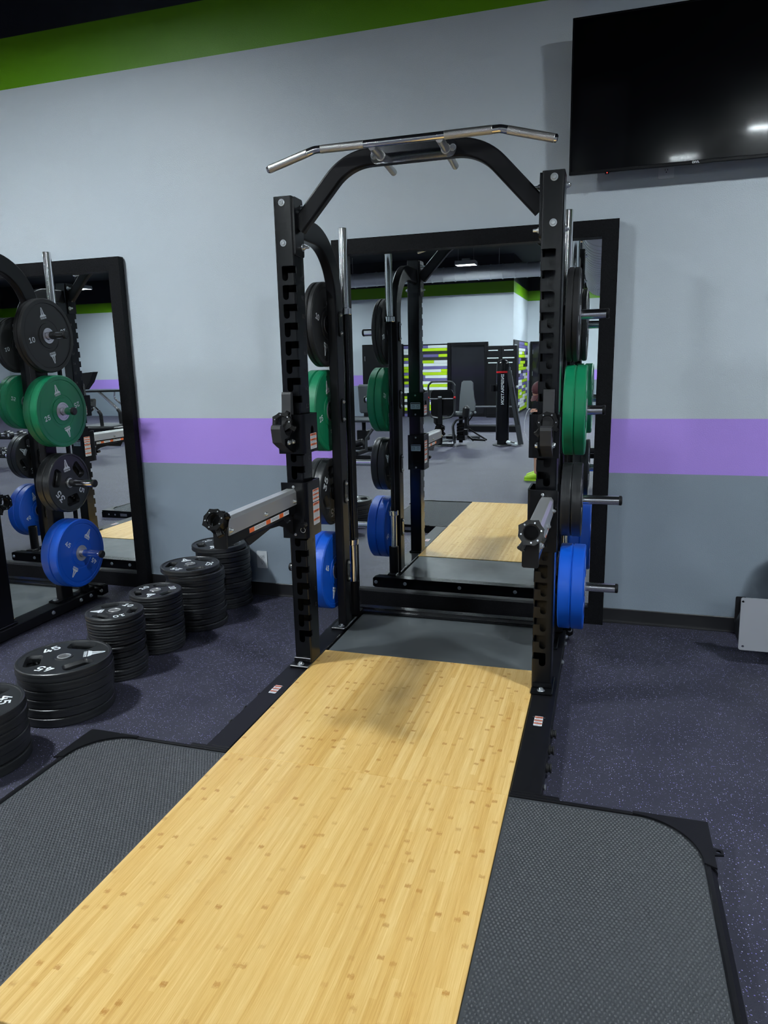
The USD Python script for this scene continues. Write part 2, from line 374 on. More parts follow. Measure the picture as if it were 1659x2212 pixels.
def copy_of(src, label, T, group=None, category=None):
    was = stage.GetPrimAtPath(src).GetCustomData()
    name = src.split('/')[-1].rstrip('0123456789').rstrip('_')
    path = '/World/' + numbered('/World', name)
    x = UsdGeom.Xform.Define(stage, path)
    x.GetPrim().GetReferences().AddInternalReference(src)
    x.ClearXformOpOrder()
    T = T4(T) if np.ndim(T) == 1 else T
    op = x.GetPrim().GetAttribute('xformOp:transform')
    x.GetPrim().CreateAttribute('xformOp:transform', Sdf.ValueTypeNames.Matrix4d).Set(Gf.Matrix4d(*np.asarray(T, float).T.ravel().tolist()))
    x.GetPrim().CreateAttribute('xformOpOrder', Sdf.ValueTypeNames.TokenArray, False).Set(['xformOp:transform'])
    x.GetPrim().SetInstanceable(True)
    setd(x.GetPrim(), label=label, category=category or was['category'], group=group or was.get('group'))
    return path
def struct(name, mesh, m, smooth=False, label=None, category='room'):
    path = '/World/' + numbered('/World', name)
    p = usdkit.mesh(stage, path, mesh, M[m], smooth=smooth)
    setd(p.GetPrim(), kind='structure', label=label, category=category)
    return path

# ================================================================== THE ROOM
X0, X1, YB, YF, YD, XC, H = -20.0, 8.0, 1.0, -15.7, -19.1, -1.95, 4.5
struct('floor', cbox(X0, X1, YD, YB, -0.1, 0.0), 'floor', label='speckled black and purple rubber gym floor', category='floor')
struct('ceiling', cbox(X0, X1, YD, YB + .1, H, H + .1), 'ceiling', label='black painted open ceiling', category='ceiling')
struct('wall_back', cbox(X0, X1, YB, YB + .1, 0, H), 'wall', label='pale blue-grey wall with purple and green painted bands behind the racks', category='wall')
struct('wall_left', cbox(X0 - .1, X0, YD, YB + .1, 0, H), 'wall', label='far left wall with the same painted bands', category='wall')
struct('wall_right', cbox(X1, X1 + .1, YD, YB + .1, 0, H), 'wall', label='far right wall with the same painted bands', category='wall')
struct('wall_front', cbox(X0, XC, YD - .1, YF, 0, H), 'wall', label='wall across the gym seen in the mirrors, with green top band', category='wall')
struct('wall_far', cbox(XC, X1, YD - .1, YD, 0, H), 'wall', label='recessed end wall holding the black door, seen in the mirror', category='wall')
def baseboard(name, x0, x1, label):
    prof = Polygon([(1.0, 0), (0.985, 0), (0.985, 0.004), (0.992, 0.009), (0.9945, 0.02), (0.9945, 0.086), (0.997, 0.09), (1.0, 0.09)])
    m = extr(prof, x1 - x0, YZ(x0))
    struct(name, m, 'base_rubber', 30, label=label, category='baseboard')
for i, (a, b) in enumerate(((X0, -5.95), (-5.95, -2.7), (-2.7, 1.098), (1.098, X1))):
    baseboard('baseboard_back', a, b, ['black rubber cove base beyond the left rack', 'black rubber cove base behind the left rack', 'black rubber cove base behind the centre rack', 'black rubber cove base right of the big mirror'][i])

# ------------------------------------------------------------------ lamps
def light_fixture():
    t = thing('light_fixture', 'rectangular LED high-bay lamp above the plate stacks', 'ceiling light', (LAMPS[6][0], LAMPS[6][1], LAMP_Z), group='high-bay ceiling lamps')
    part(t, 'housing', [cbox(-.26, .26, -.17, .17, .012, .07, .01), cbox(-.26, -.245, -.17, .17, -.03, .02), cbox(.245, .26, -.17, .17, -.03, .02), cbox(-.26, .26, -.17, -.155, -.03, .02), cbox(-.26, .26, .155, .17, -.03, .02), cbox(-.10, .10, -.06, .06, .07, .13, .01)], 'lamp_body')
    for s in (-1, 1):
        part(t, 'diffuser', cbox(-.23, .23, s * .085 - .06, s * .085 + .06, .0, .012), 'lamp', False)
    for sx in (-.2, .2):
        part(t, 'hanger_wire', cyl((sx, 0, .07), (sx, 0, H - LAMP_Z), .003, 6), 'lamp_body')
    return t
lamp0 = light_fixture()

for i, (x, y) in enumerate(LAMPS):
    if i != 6:
        copy_of(lamp0, 'rectangular LED high-bay lamp of the %s row, %s the mirror wall' % (['far left', 'left', 'middle', 'right', 'far end'][i // 3], ['near', 'halfway from', 'farthest from'][i % 3]), (x, y, LAMP_Z))

# ================================================================== MIRRORS
def framed_mirror():
    t = thing('framed_mirror', 'tall mirror in a black wooden frame standing behind the centre rack', 'mirror', (0.032, 0.0, 0.0) if False else T4((0.032, 0.9866, 0.0), _rot(-0.0060, 0, 0)), group='big wall mirrors')
    w, h, b = 0.839, 2.328, 0.088
    y0, y1 = -0.046, 0.008
    def rail(p): return extr(Polygon(p), y1 - y0, XZ(y1))
    part(t, 'top_rail', rail([(-w, h), (w, h), (w - b, h - b), (-w + b, h - b)]), 'frame_wood', 25)
    part(t, 'bottom_rail', rail([(-w, 0), (w, 0), (w - b, b + .015), (-w + b, b + .015)]), 'frame_wood', 25)
    part(t, 'side_rail', rail([(w, 0), (w, h), (w - b, h - b), (w - b, b + .015)]), 'frame_wood', 25)
    part(t, 'side_rail', rail([(-w, 0), (-w, h), (-w + b, h - b), (-w + b, b + .015)]), 'frame_wood', 25)
    part(t, 'mirror_glass', cbox(-w + b - .01, w - b + .01, 0, .006, b, h - b + .01), 'mirror', False)
    return t
SHIFT = -3.205
mir0 = framed_mirror()
copy_of(mir0, 'tall mirror in a black wooden frame behind the left rack', T4((0.032 + SHIFT, 0.9866, 0.0), _rot(-0.0060, 0, 0)))

# ================================================================== LIFTING PLATFORM
PT = 0.075
def warning_label(t, T, w, h, bands, body='label_white', name='warning_label'):
    """flat print: white sticker with orange headed bands. T maps (x right, y up, z out)."""
    lp = part(t, name, extr(Polygon(rrect(w, h, .004, 3)), .0005, T), body, False, label='white and orange safety sticker')
    ob, tx, ln = [], [], []
    for (ya, yb) in bands:                                     # fractions of height from top
        y0, y1 = h / 2 - yb * h, h / 2 - ya * h
        q = cbox(-w / 2 + .0015, w / 2 - .0015, y0, y1, .0005, .0007); q.apply_transform(T); ob.append(q)
        tx.append(text('WARNING', (y1 - y0) * .62, T @ T4((0, (y0 + y1) / 2, .0007)), .0002))
    edges = [b[1] for b in bands]; starts = [b[0] for b in bands[1:]] + [1.0]
    for a, b in zip(edges, starts):
        n = max(2, int((b - a) * h / .0042))
        for k in range(n):
            yy = h / 2 - (a + (b - a) * (k + .6) / (n + .4)) * h
            q = cbox(-w / 2 + .005, w / 2 - .005 - (.012 if k == n - 1 else 0), yy - .0006, yy + .0006, .0005, .0006); q.apply_transform(T); ln.append(q)
    for o in ob:
        part(lp, 'orange_band', o, 'orange', False)
    part(lp, 'print', tx + ln, 'label_ink', False, kind='stuff')
def platform():
    t = thing('lifting_platform', 'bamboo lifting platform with studded rubber side mats under the centre rack', 'lifting platform', group='lifting platforms')
    part(t, 'bamboo_board', cbox(-.56, .56, -1.0785, 0, .02, PT, .0015), 'bamboo_a', False)
    part(t, 'bamboo_board', cbox(-.56, .56, -2.30, -1.0795, .02, PT, .0015), 'bamboo_b', False)
    part(t, 'steel_deck', cbox(-.548, .548, .002, .672, .03, PT - .004, .001), 'deck', False)
    for s in (-1, 1):
        # side rail that carries the uprights
        r = cat([cbox(.563, .672, -1.045, .63, .012, PT, .004), cbox(.668, .69, -1.045, -1.02, 0, .05, .002), cbox(.563, .735, -1.062, -1.046, 0, PT + .002, .003)])
        part(t, 'side_rail', r if s > 0 else mx(r), 'black_satin', 25)
        for yy in (-.54, -.675, -.81):
            q = lathe([(0, 0), (.021, 0), (.021, .006), (.015, .008), (.015, .014), (.019, .016), (.019, .02), (0, .022)], 18)
            q = along(q, (.672, yy, .042), (.70, yy, .042))
            part(t, 'bumper_foot', q if s > 0 else mx(q), 'rubber_black')
        q = cyl((.672, -.945, .042), (.682, -.945, .042), .011, 12, .003)
        part(t, 'rail_bolt', q if s > 0 else mx(q), 'zinc')
        Tl = frame((s * .615, -.51, PT + .0003), (1, 0, 0), (0, 1, 0))
        warning_label(t, Tl, .036, .085, [(.05, .20), (.37, .5), (.68, .81)])
        # mat tray: base sheet, two long rails, end rails and corner gussets
        x0, x1, y0, y1 = .562, 1.213, -2.30, -1.064
        base = cbox(x0, x1 - .03, y0 + .03, y1 - .012, 0.01, PT - .006)
        part(t, 'rubber_mat', base if s > 0 else mx(base), 'mat_rubber', False)
        outer = extr(Polygon([(x1 - .034, 0), (x1 - .034, PT - .003), (x1 - .029, PT), (x1 - .018, PT), (x1, PT - .022), (x1, 0)]), (y1 - y0), frame((0, y1, 0), (1, 0, 0), (0, 0, 1)))
        part(t, 'mat_rail', outer if s > 0 else mx(outer), 'black_satin', 25)
        for (ya, yb) in ((y1 - .014, y1), (y0, y0 + .014)):
            e = cbox(x0, x1 - .02, ya, yb, 0, PT + .002, .003)
            part(t, 'mat_rail', e if s > 0 else mx(e), 'black_satin', 25)
        for yc, sy in ((y1, -1), (y0, 1)):
            # gusset: square corner with a concave quarter cut by the mat's round corner
            a = .20
            c = Point(x1 - .034 - a, yc + sy * (.014 + a)).buffer(a, 24)
            g = Polygon([(x1 - .034 - a, yc), (x1, yc), (x1, yc + sy * .23), (x1 - .034, yc + sy * (.014 + a)), (x1 - .034 - a, yc + sy * .014)]).difference(c)
            g = extr(g, .006, T4((0, 0, PT - .002)))
            part(t, 'corner_gusset', g if s > 0 else mx(g), 'black_satin', 25)
            sk = extr(Polygon([(x1 - .003, .0), (x1 - .003, PT - .02), (x1 - .018, PT + .003), (x1 - .012, PT + .003), (x1 + .004, PT - .02), (x1 + .004, 0)]), .22, frame((0, max(yc, yc + sy * .22), 0), (1, 0, 0), (0, 0, 1)))
            part(t, 'corner_cap', sk if s > 0 else mx(sk), 'black_satin', 25)
            tab = extr(Polygon([(x1, yc + sy * .09), (x1 + .035, yc + sy * .098), (x1 + .035, yc + sy * .122), (x1, yc + sy * .13)]).difference(Point(x1 + .02, yc + sy * .11).buffer(.008)), .006, T4((0, 0, .045)))
            part(t, 'fixing_tab', tab if s > 0 else mx(tab), 'black_satin', 25)
        for yy in (y1 - .17, y1 - .26):
            q = cyl((x1, yy, .035), (x1 + .008, yy, .035), .009, 12, .003)
            part(t, 'rail_bolt', q if s > 0 else mx(q), 'zinc')
        for k, xx in enumerate((x1 - .09, x1 - .17)):
            q = cyl((xx, y1, .036), (xx, y1 + .007, .036), .010, 12, .003)
            part(t, 'rail_bolt', q if s > 0 else mx(q), 'zinc')
        q = cbox(x1 - .32, x1 - .235, y1, y1 + .0008, .02, .05)
        part(t, 'maker_plate', q if s > 0 else mx(q), 'grey_print', False)
        # studs: hexagonal array of low domes
        pitch = .0122
        rows = np.arange(y0 + .034, y1 - .020, pitch * .866)
        pts = []
        for i, yy in enumerate(rows):
            xs = np.arange(x0 + .012 + (pitch / 2 if i % 2 else 0), x1 - .040, pitch)
            pts.append(np.stack([xs, np.full(len(xs), yy)], 1))
        pts = np.vstack(pts)
        a = .196
        def keep(p, yc, sy):
            cx, cy = x1 - .034 - a, yc + sy * (.014 + a)
            inq = (p[:, 0] > cx) & ((p[:, 1] - cy) * sy < 0)
            return ~inq | (np.hypot(p[:, 0] - cx, p[:, 1] - cy) < a - .004)
        pts = pts[keep(pts, y1, -1) & keep(pts, y0, 1)]
        ang = np.arange(8) * np.pi / 4
        r0, r1, hh = .0047, .0034, .0042
        dome = np.vstack([np.stack([r0 * np.cos(ang), r0 * np.sin(ang), 0 * ang], 1), np.stack([r1 * np.cos(ang), r1 * np.sin(ang), 0 * ang + hh * .72], 1), [[0, 0, hh]]])
        df = []
        for j in range(8):
            j2 = (j + 1) % 8
            df += [(j, j2, 8 + j2), (j, 8 + j2, 8 + j), (8 + j, 8 + j2, 16)]
        df = np.array(df)
        V = (dome[None] + np.concatenate([pts, np.full((len(pts), 1), PT - .006)], 1)[:, None]).reshape(-1, 3)
        Fc = (df[None] + (np.arange(len(pts)) * 17)[:, None, None]).reshape(-1, 3)
        st = trimesh.Trimesh(V, Fc, process=False)
        part(t, 'mat_studs', st if s > 0 else mx(st), 'mat_rubber', True, kind='stuff', label='small raised rubber studs')
    return t
plat0 = platform()
copy_of(plat0, 'bamboo lifting platform under the left rack', (SHIFT, 0, 0))

# ================================================================== HALF RACK
HORN_Z = (1.80, 1.332, 0.872, 0.403)
HORN_Y = 0.405
def bolt(p, d, r=.0110, h=.008, washer=.0155, stud=0.0):
    d = np.asarray(d, float); p = np.asarray(p, float)
    ms = [cyl(p, p + d * .003, washer, 16, .0008)]
    ms.append(along(lathe([(0, .003), (r, .003), (r, .003 + h * .55), (r * .75, .003 + h), (r * .42, .003 + h), (r * .38, .003 + h * .5), (0, .003 + h * .5)], 12), p, p + d))
    if stud:
        ms.append(cyl(p, p + d * stud, r * .55, 10, .001))
    return cat(ms)
def half_rack():
    t = thing('half_rack', 'black half rack with pull-up bar and plate horns standing on the centre platform', 'squat rack', group='half racks')
    x0, x1, y0, y1, z0, z1 = -.645, -.555, -.205, -.085, .088, 2.335
    w = .005
    out = m3.CrossSection([rrect(x1 - x0, y1 - y0, .008, 4)]).extrude(z1 - z0).translate(((x0 + x1) / 2, (y0 + y1) / 2, z0))
    inn = m3.CrossSection([rrect(x1 - x0 - 2 * w, y1 - y0 - 2 * w, .004, 3)]).extrude(z1 - z0 - .012).translate(((x0 + x1) / 2, (y0 + y1) / 2, z0 + .004))
    tops = [2.034 - k * (2.034 - .259) / 21 for k in range(22)]
    cut = []
    for tz in tops:
        pill = unary_union([Point(-.602, tz - .066 + .015).buffer(.015, 6), sbox(-.617, tz - .052, -.587, tz - .006), LineString([(-.611, tz - .006), (-.593, tz - .006)]).buffer(.006, 4)])
        arm = sbox(-.602, tz - .033, -.54, tz)
        g = unary_union([pill, arm])
        # front wall only, then the mouth wraps around the inner corner
        cs = m3.CrossSection([np.array(orient(g).exterior.coords)[:-1]])
        c = cs.extrude(.012).rotate((90, 0, 0)).translate((0, y0 + .008, 0))
        cut += [c, m3.Manifold.cube((.03, .028, .033)).translate((x1 - .02, y0 - .002, tz - .033))]
    up_l = from_man(out - inn - m3.Manifold.batch_boolean(cut, m3.OpType.Add))
    for s in (-1, 1):
        f = (lambda m: m) if s < 0 else mx
        part(t, 'upright', f(up_l), 'black_gloss', 25)
        nums = []
        for k, tz in enumerate(tops):
            n = 20 - k
            if n >= 1:
                Tn = frame((s * (.555 - .0002), -.118, tz - .052), (0, -s * -1.0, 0), (0, 0, 1))
                nums.append(text(str(n), .019, Tn, .0006))
        part(t, 'slot_numbers', nums, 'hole_black', False, label='stamped slot numbers')
        part(t, 'foot_plate', f(cat([cbox(-.655, -.555, -.262, -.07, .075, .088, .004), cbox(-.65, -.558, -.212, -.2045, .088, .112, .003)])), 'black_gloss', 25)
        part(t, 'bolt', f(bolt((-.602, -.238, .088), (0, 0, 1), .012, .01, .018)), 'zinc')
        for zz in (2.308, 2.134):
            part(t, 'bolt', f(bolt((-.603, y0, zz), (0, -1, 0))), 'zinc')
        # arch mounting plate on the inner side
        part(t, 'arch_mount', f(extr(Polygon(rrect(.10, .255, .012, 4) + [-.150, 2.205]), .010, YZ(-.555))), 'black_gloss', 25)
        for zz in (2.292, 2.122):
            part(t, 'bolt', f(bolt((-.545, -.118, zz), (1, 0, 0), .012, .012, .017, .032)), 'zinc')
            part(t, 'bolt', f(bolt((-.645, -.118, zz), (-1, 0, 0), .012, .012, .017, .02)), 'zinc')
        # rear upright: one bent tube from the back of the front upright down to the rail
        zc, R0, yb = 2.221, .300, HORN_Y
        path = [(-.594, -.088, zc), (-.594, .02, zc), (-.594, .105, zc)]
        path += [(-.594, .105 + R0 * math.sin(a), zc - R0 + R0 * math.cos(a)) for a in np.radians(np.arange(6, 91, 6))]
        path += [(-.594, yb, 1.4), (-.594, yb, .8), (-.594, yb, .088)]
        part(t, 'rear_upright', f(sweep(path, rrect(.052, .104, .009, 4), (1, 0, 0))), 'black_satin', 28)
        part(t, 'foot_plate', f(cbox(-.642, -.556, .29, .50, .075, .088, .004)), 'black_gloss', 25)
        part(t, 'bolt', f(bolt((-.588, .322, .088), (0, 0, 1), .012, .01, .018)), 'zinc')
        for i, hz in enumerate(HORN_Z):
            tip = -.838 if i < 2 else -.937
            part(t, 'horn_plate', f(extr(Polygon(rrect(.046, .135, .0229, 6) + [HORN_Y + .002, hz]), .007, YZ(-.568))), 'black_gloss', 25)
            for dz in (-.048, .048):
                part(t, 'bolt', f(bolt((-.561, HORN_Y + .002, hz + dz), (1, 0, 0), .008, .007, .011)), 'zinc')
            part(t, 'horn_flange', f(cyl((-.620, HORN_Y, hz), (-.636, HORN_Y, hz), .050, 28, .003)), 'black_gloss')
            hp = part(t, 'plate_horn', f(cyl((-.636, HORN_Y, hz), (tip + .016, HORN_Y, hz), .0243, 28)), 'chrome')
            part(hp, 'end_cap', f(cyl((tip + .018, HORN_Y, hz), (tip, HORN_Y, hz), .0249, 28, .004)), 'black_plastic')
        # barbell holder at the back
        bx = -.590 if s < 0 else -.620
        part(t, 'bar_holder', f(cat([pipe((bx, .56, .085), (bx, .56, .292), .034, .0285, 24, .001), cbox(bx - .034, bx + .034, .55, .63, .075, .10, .004)])), 'black_satin')
    # rear beam with rounded ends
    beam = unary_union([sbox(-.70, .036, .70, .084), sbox(-.69, .030, .69, .088)]).buffer(.012).buffer(-.004)
    part(t, 'rear_beam', [extr(beam, .05, XZ(.70)), cbox(-.70, .70, .60, .70, .070, .088, .006)], 'black_gloss', 25)
    for xx in (-.685, -.47, -.08, .30, .47, .685):
        part(t, 'bolt', bolt((xx, .70, .06), (0, 1, 0), .010, .006, .013), 'zinc')
    for sx in (-1, 1):
        part(t, 'bolt', bolt((sx * .69, .65, .06), (0, -1, 0), .011, .008, .014), 'zinc')
        for yy in (.20, .46, .56):
            part(t, 'bolt', bolt((sx * .672, yy, .05), (sx, 0, 0), .011, .008, .014), 'zinc')
    # arch
    Rr, xc, zt = .25, .19, 2.472
    a1 = np.radians(47)
    arc = [(-xc - Rr * math.sin(a), zt - Rr + Rr * math.cos(a)) for a in np.linspace(a1, 0, 12)]
    pl = [(-.549, arc[0][1] - (.549 - (-arc[0][0])) * math.tan(a1))] + arc
    pl = pl + [(-x, z) for x, z in pl[::-1]]
    part(t, 'arch', sweep([(x, -.145, z) for x, z in pl], rrect(.050, .074, .010, 4), (0, 1, 0)), 'black_satin', 28)
    part(t, 'grip_plate', extr(Polygon(rrect(.378, .068, .028, 6) + [.006, 2.468]), .005, XZ(-.170)), 'chrome_dark', 25)
    for xx in (-.168, .180):
        part(t, 'bolt', bolt((xx, -.175, 2.468), (0, -1, 0), .0105, .008, .015), 'zinc')
    for xx in (-.138, .150):
        part(t, 'parallel_grip', [cyl((xx, -.298, 2.474), (xx, -.175, 2.466), .0168, 18), cyl((xx, -.12, 2.458), (xx, .03, 2.444), .0155, 18, .003), lathe_at((xx, -.175, 2.466))], 'knurl')
    bar = bend([(-.612, -.30, 2.425), (-.397, -.30, 2.483), (.397, -.30, 2.483), (.615, -.30, 2.425)], .07, 6)
    pb = part(t, 'pull_up_bar', sweep(bar, circ(.0160, 20)), 'chrome')
    def grip(a, b):
        a, b = np.array(a), np.array(b)
        return cyl(a, b, .0169, 20, .0006)
    d = np.array([.215, 0, .058]); d /= np.linalg.norm(d)
    L0, L1 = np.array([-.608, -.30, 2.4262]), np.array([-.397, -.30, 2.483])
    for m in (grip(L0, L1 - d * .030), grip((-.365, -.30, 2.483), (-.172, -.30, 2.483))):
        part(pb, 'knurled_grip', m, 'knurl'); part(pb, 'knurled_grip', mx(m), 'knurl')
    for s in (-1, 1):
        part(pb, 'end_cap', cyl((s * .611, -.30, 2.4255), (s * .6185, -.30, 2.4235), .0135, 16, .001), 'chrome')
    return t
def lathe_at(p):
    return along(lathe(ring_prof(.0150, .0215, 0, .004, .001), 18, True), p, np.array(p) + (0, -1, 0))
rack0 = half_rack()
copy_of(rack0, 'black half rack in front of the left mirror at the left picture edge', (SHIFT, 0, 0))

# ------------------------------------------------------------------ rack attachments (lift off, so things of their own); local frame of the right-hand / left-hand upright
def instruction_label(t, T):
    lp = part(t, 'instruction_label', extr(Polygon(rrect(.078, .052, .005, 3)), .0005, T), 'label_blue', False, label='pale instruction sticker with two pictograms')
    ms = [cbox(-.037, .037, .013, .024, .0005, .0007)]
    for cx in (-.018, .018):
        for a, b in (((-.008, -.012), (-.008, .006)), ((-.008, .0), (.004, .006)), ((.004, .006), (.008, -.008)), ((-.012, -.013), (.011, -.013))):
            ms.append(extr(LineString([(cx + a[0], a[1]), (cx + b[0], b[1])]).buffer(.0011), .0002, T4((0, 0, .0005))))
    for m in ms:
        m.apply_transform(T)
    part(lp, 'print', ms, 'label_ink', False, kind='stuff')
def sleeve(t, s, z0, z1, bands, hooked):
    """bent plate sleeve around the front and inner side of an upright"""
    f = (lambda m: m) if s < 0 else mx
    zz0, zz1 = z0, z1
    ya, yb = -.250, -.083
    prof = bend([(-.655, ya + .003, 0), (-.528, ya + .003, 0), (-.528, yb, 0)], .022, 6)[:, :2]
    poly = LineString(prof).buffer(.004, cap_style=2)
    m = extr(poly, z1 - z0, T4((0, 0, z0)))
    # oval lightening hole near the top of the inner side
    hole = m3.Manifold.cylinder(.05, .017, .017, 24, True).scale((1, 1, 1)).rotate((0, 90, 0)).scale((1, 1, 1.5)).translate((-.525, -.145, z1 - .085))
    m = from_man(to_man(m) - hole)
    part(t, 'sleeve', f(m), 'black_gloss', 25)
    back = cbox(-.655, -.524, yb, yb + .006, z0, z1, .002)
    part(t, 'back_plate', f(back), 'black_gloss', 25)
    blk = cbox(-.655, -.56, -.246, -.2055, z0 + .01, z1 - .012, .002)
    part(t, 'liner', f(blk), 'black_plastic', 25)
    Tl = frame((s * .5238, -.135, 0), (0, -s, 0), (0, 0, 1))
    for (zc, hh, bb) in bands:
        warning_label(t, Tl @ T4((0, zc, 0)), .078, hh, bb)
    Tb = frame((s * .59, yb + .0061, z1 - .10), (-1, 0, 0), (0, 0, 1))
    instruction_label(t, Tb)
    for zc in (z0 + .02, z1 - .02):
        part(t, 'bolt', f(bolt((-.59, ya - .001, zc), (0, -1, 0), .006, .003, .007)), 'zinc')
        part(t, 'bolt', f(bolt((-.59, yb + .006, zc), (0, 1, 0), .006, .003, .007)), 'zinc')
def j_hook(s, label):
    t = thing('j_hook', label, 'rack hook', group='hooks for the barbell')
    f = (lambda m: m) if s < 0 else mx
    sleeve(t, s, 1.170, 1.357, [(1.222, .076, [(.02, .16), (.34, .47), (.65, .78)])], True)
    p = Polygon([(-.250, 1.452), (-.246, 1.462), (-.232, 1.462), (-.225, 1.452), (-.225, 1.185), (-.246, 1.176), (-.262, 1.180), (-.335, 1.215), (-.371, 1.236), (-.384, 1.300), (-.380, 1.313), (-.366, 1.319), (-.350, 1.313),
                 (-.338, 1.290), (-.320, 1.268), (-.303, 1.262), (-.285, 1.268), (-.272, 1.285), (-.262, 1.33), (-.254, 1.40)])
    pad = extr(p.buffer(-.004).buffer(.004), .046, YZ(-.629))
    pad = from_man(to_man(pad))
    part(t, 'cup', f(pad), 'grey_pad', 20)
    web = extr(Polygon([(-.226, 1.178), (-.252, 1.178), (-.335, 1.222), (-.335, 1.250), (-.28, 1.255), (-.226, 1.30)]), .012, YZ(-.583))
    part(t, 'side_web', f(web), 'black_gloss', 20)
    for yy in (-.325, -.278):
        part(t, 'bolt', f(bolt((-.571, yy, 1.232), (1, 0, 0), .0095, .009, .012)), 'zinc')
        part(t, 'bolt', f(bolt((-.629, yy, 1.232), (-1, 0, 0), .0095, .009, .012)), 'zinc')
    return t
def spotter_arm(s, label):
    t = thing('spotter_arm', label, 'spotter arm', group='spotter arms')
    f = (lambda m: m) if s < 0 else mx
    sleeve(t, s, .754, 1.030, [(.953, .062, [(.02, .17), (.36, .50), (.68, .82)]), (.862, .112, [(.02, .13), (.34, .45), (.72, .82)])], False)
    ya, yb = -.250, -.925
    # aluminium saddle over a black bar
    sad = unary_union([LineString([(-.634, .925), (-.634, .985), (-.626, .997), (-.588, .997), (-.580, .985), (-.580, .925)]).buffer(.003, cap_style=2)])
    part(t, 'saddle', f(extr(sad, ya - yb - .012, XZ(ya))), 'aluminium', 25)
    part(t, 'arm_bar', f(cbox(-.630, -.584, yb, ya, .878, .992, .004)), 'black_gloss', 25)
    gus = Polygon([(ya, .775), (ya, .89), (-.72, .89), (-.735, .868), (-.70, .832), (-.62, .842), (-.50, .858), (-.40, .850), (-.33, .825), (-.29, .79)]).difference(
        Polygon([(-.275, .872), (-.275, .85), (-.315, .846), (-.35, .872)]).buffer(.004))
    part(t, 'gusset', f(extr(gus, .010, YZ(-.612))), 'black_satin', 25)
    stop = Polygon(rrect(.058, .155, .008, 4) + [-.607, .952])
    part(t, 'end_stop', f(extr(stop, .010, XZ(yb))), 'black_plastic', 25)
    for yy in (-.28, -.585, -.90):
        for sx, xx in ((1, -.577), (-1, -.637)):
            part(t, 'bolt', f(bolt((xx, yy, .945), (sx, 0, 0), .0085, .007, .011, .014)), 'zinc')
    for sx, xx in ((1, -.584), (-1, -.630)):
        Ts = frame((s * -xx if s > 0 else xx, -.53, .903), (0, -1.0 if (sx * (1 if s < 0 else -1)) < 0 else 1.0, 0), (0, 0, 1))
        st = cbox(-.20, .20, -.010, .010, 0, .0006)
        st.apply_transform(Ts)
        sp = part(t, 'caution_strip', st, 'label_white', False, label='white and orange caution strip')
        ob, ln = [], []
        for k, xo in enumerate((-.178, -.02, .116)):
            q = cbox(xo - .022, xo + .022, -.0095, .0095, .0006, .0008); q.apply_transform(Ts); ob.append(q)
        for xo, hw in ((-.10, .05), (.052, .036), (.172, .024)):
            for dy in (-.003, .003):
                q = cbox(xo - hw, xo + hw, dy - .0009, dy + .0009, .0006, .0008); q.apply_transform(Ts); ln.append(q)
        for o in ob:
            part(sp, 'orange_band', o, 'orange', False)
        part(sp, 'print', ln, 'label_ink', False, kind='stuff')
    pin = cat([cyl((-.531, -.262, .83), (-.531, -.300, .83), .013, 16, .003), cyl((-.531, -.252, .80), (-.531, -.252, .84), .004, 8)])
    part(t, 'pop_pin', f(pin), 'black_gloss')
    part(t, 'pin_ring', f(along(lathe([(.012 + .0015 * math.cos(a), .0015 * math.sin(a)) for a in np.linspace(0, 2 * np.pi, 8, False)], 20, True), (-.545, -.262, .80), (-.545, -1, .80))), 'zinc')
    return t
def collar(label, T):
    t = thing('barbell_collar', label, 'barbell collar', T, group='locking barbell collars')
    a = np.arange(16) * 2 * np.pi / 16
    ro = np.array([.046 if k % 2 == 0 else .0395 for k in range(16)])
    octo = Polygon([(r * math.cos(q), r * math.sin(q)) for r, q in zip(np.where(np.arange(16) % 4 == 0, .0475, np.where(np.arange(16) % 2 == 0, .0435, .0405)), a)]).buffer(.003).buffer(-.001)
    hole = Point(0, 0).buffer(.0285, 16)
    body = octo.difference(hole)
    part(t, 'body', cat([extr(body, .005, T4((0, 0, .020))), extr(body, .005, T4((0, 0, -.025))), lathe(ring_prof(.0268, .0385, -.021, .021, .002), 32, True)]), 'black_deep', 25)
    part(t, 'liner', lathe(ring_prof(.0255, .0275, -.018, .018), 32, True), 'rubber_black')
    part(t, 'lever', [cbox(-.012, .012, -.066, -.038, -.016, .016, .003), cbox(-.015, .015, -.070, -.058, -.010, .012, .003)], 'black_deep', 25)
    lv = [cbox(xx - .0012, xx + .0012, -.0715, -.040, .016, .0172) for xx in (-.008, -.004, 0, .004, .008)]
    part(t, 'lever_ribs', lv, 'hole_black', False)
    part(t, 'latch', cbox(.034, .058, -.010, .010, -.014, .014, .003), 'black_deep', 25)
    for q in (40, 100, 160, 220, 300, 340):
        c, sn = math.cos(math.radians(q)) * .0345, math.sin(math.radians(q)) * .0345
        part(t, 'rivet', cyl((c, sn, .024), (c, sn, .0268), .0032, 10, .0006), 'zinc')
    return t
jl = j_hook(-1, 'black J-hook with plastic cup on the left upright of the centre rack')
jr = j_hook(1, 'black J-hook with plastic cup on the right upright of the centre rack')
al = spotter_arm(-1, 'spotter arm with silver saddle on the left upright of the centre rack')
ar = spotter_arm(1, 'spotter arm with silver saddle pointing at the camera on the right upright')
copy_of(jl, 'black J-hook on the left upright of the left rack', (SHIFT, 0, 0)); copy_of(jr, 'black J-hook on the right upright of the left rack, seen in its mirror', (SHIFT, 0, 0))
copy_of(al, 'spotter arm on the left upright of the left rack', (SHIFT, 0, 0)); copy_of(ar, 'spotter arm on the right upright of the left rack, at the left picture edge', (SHIFT, 0, 0))
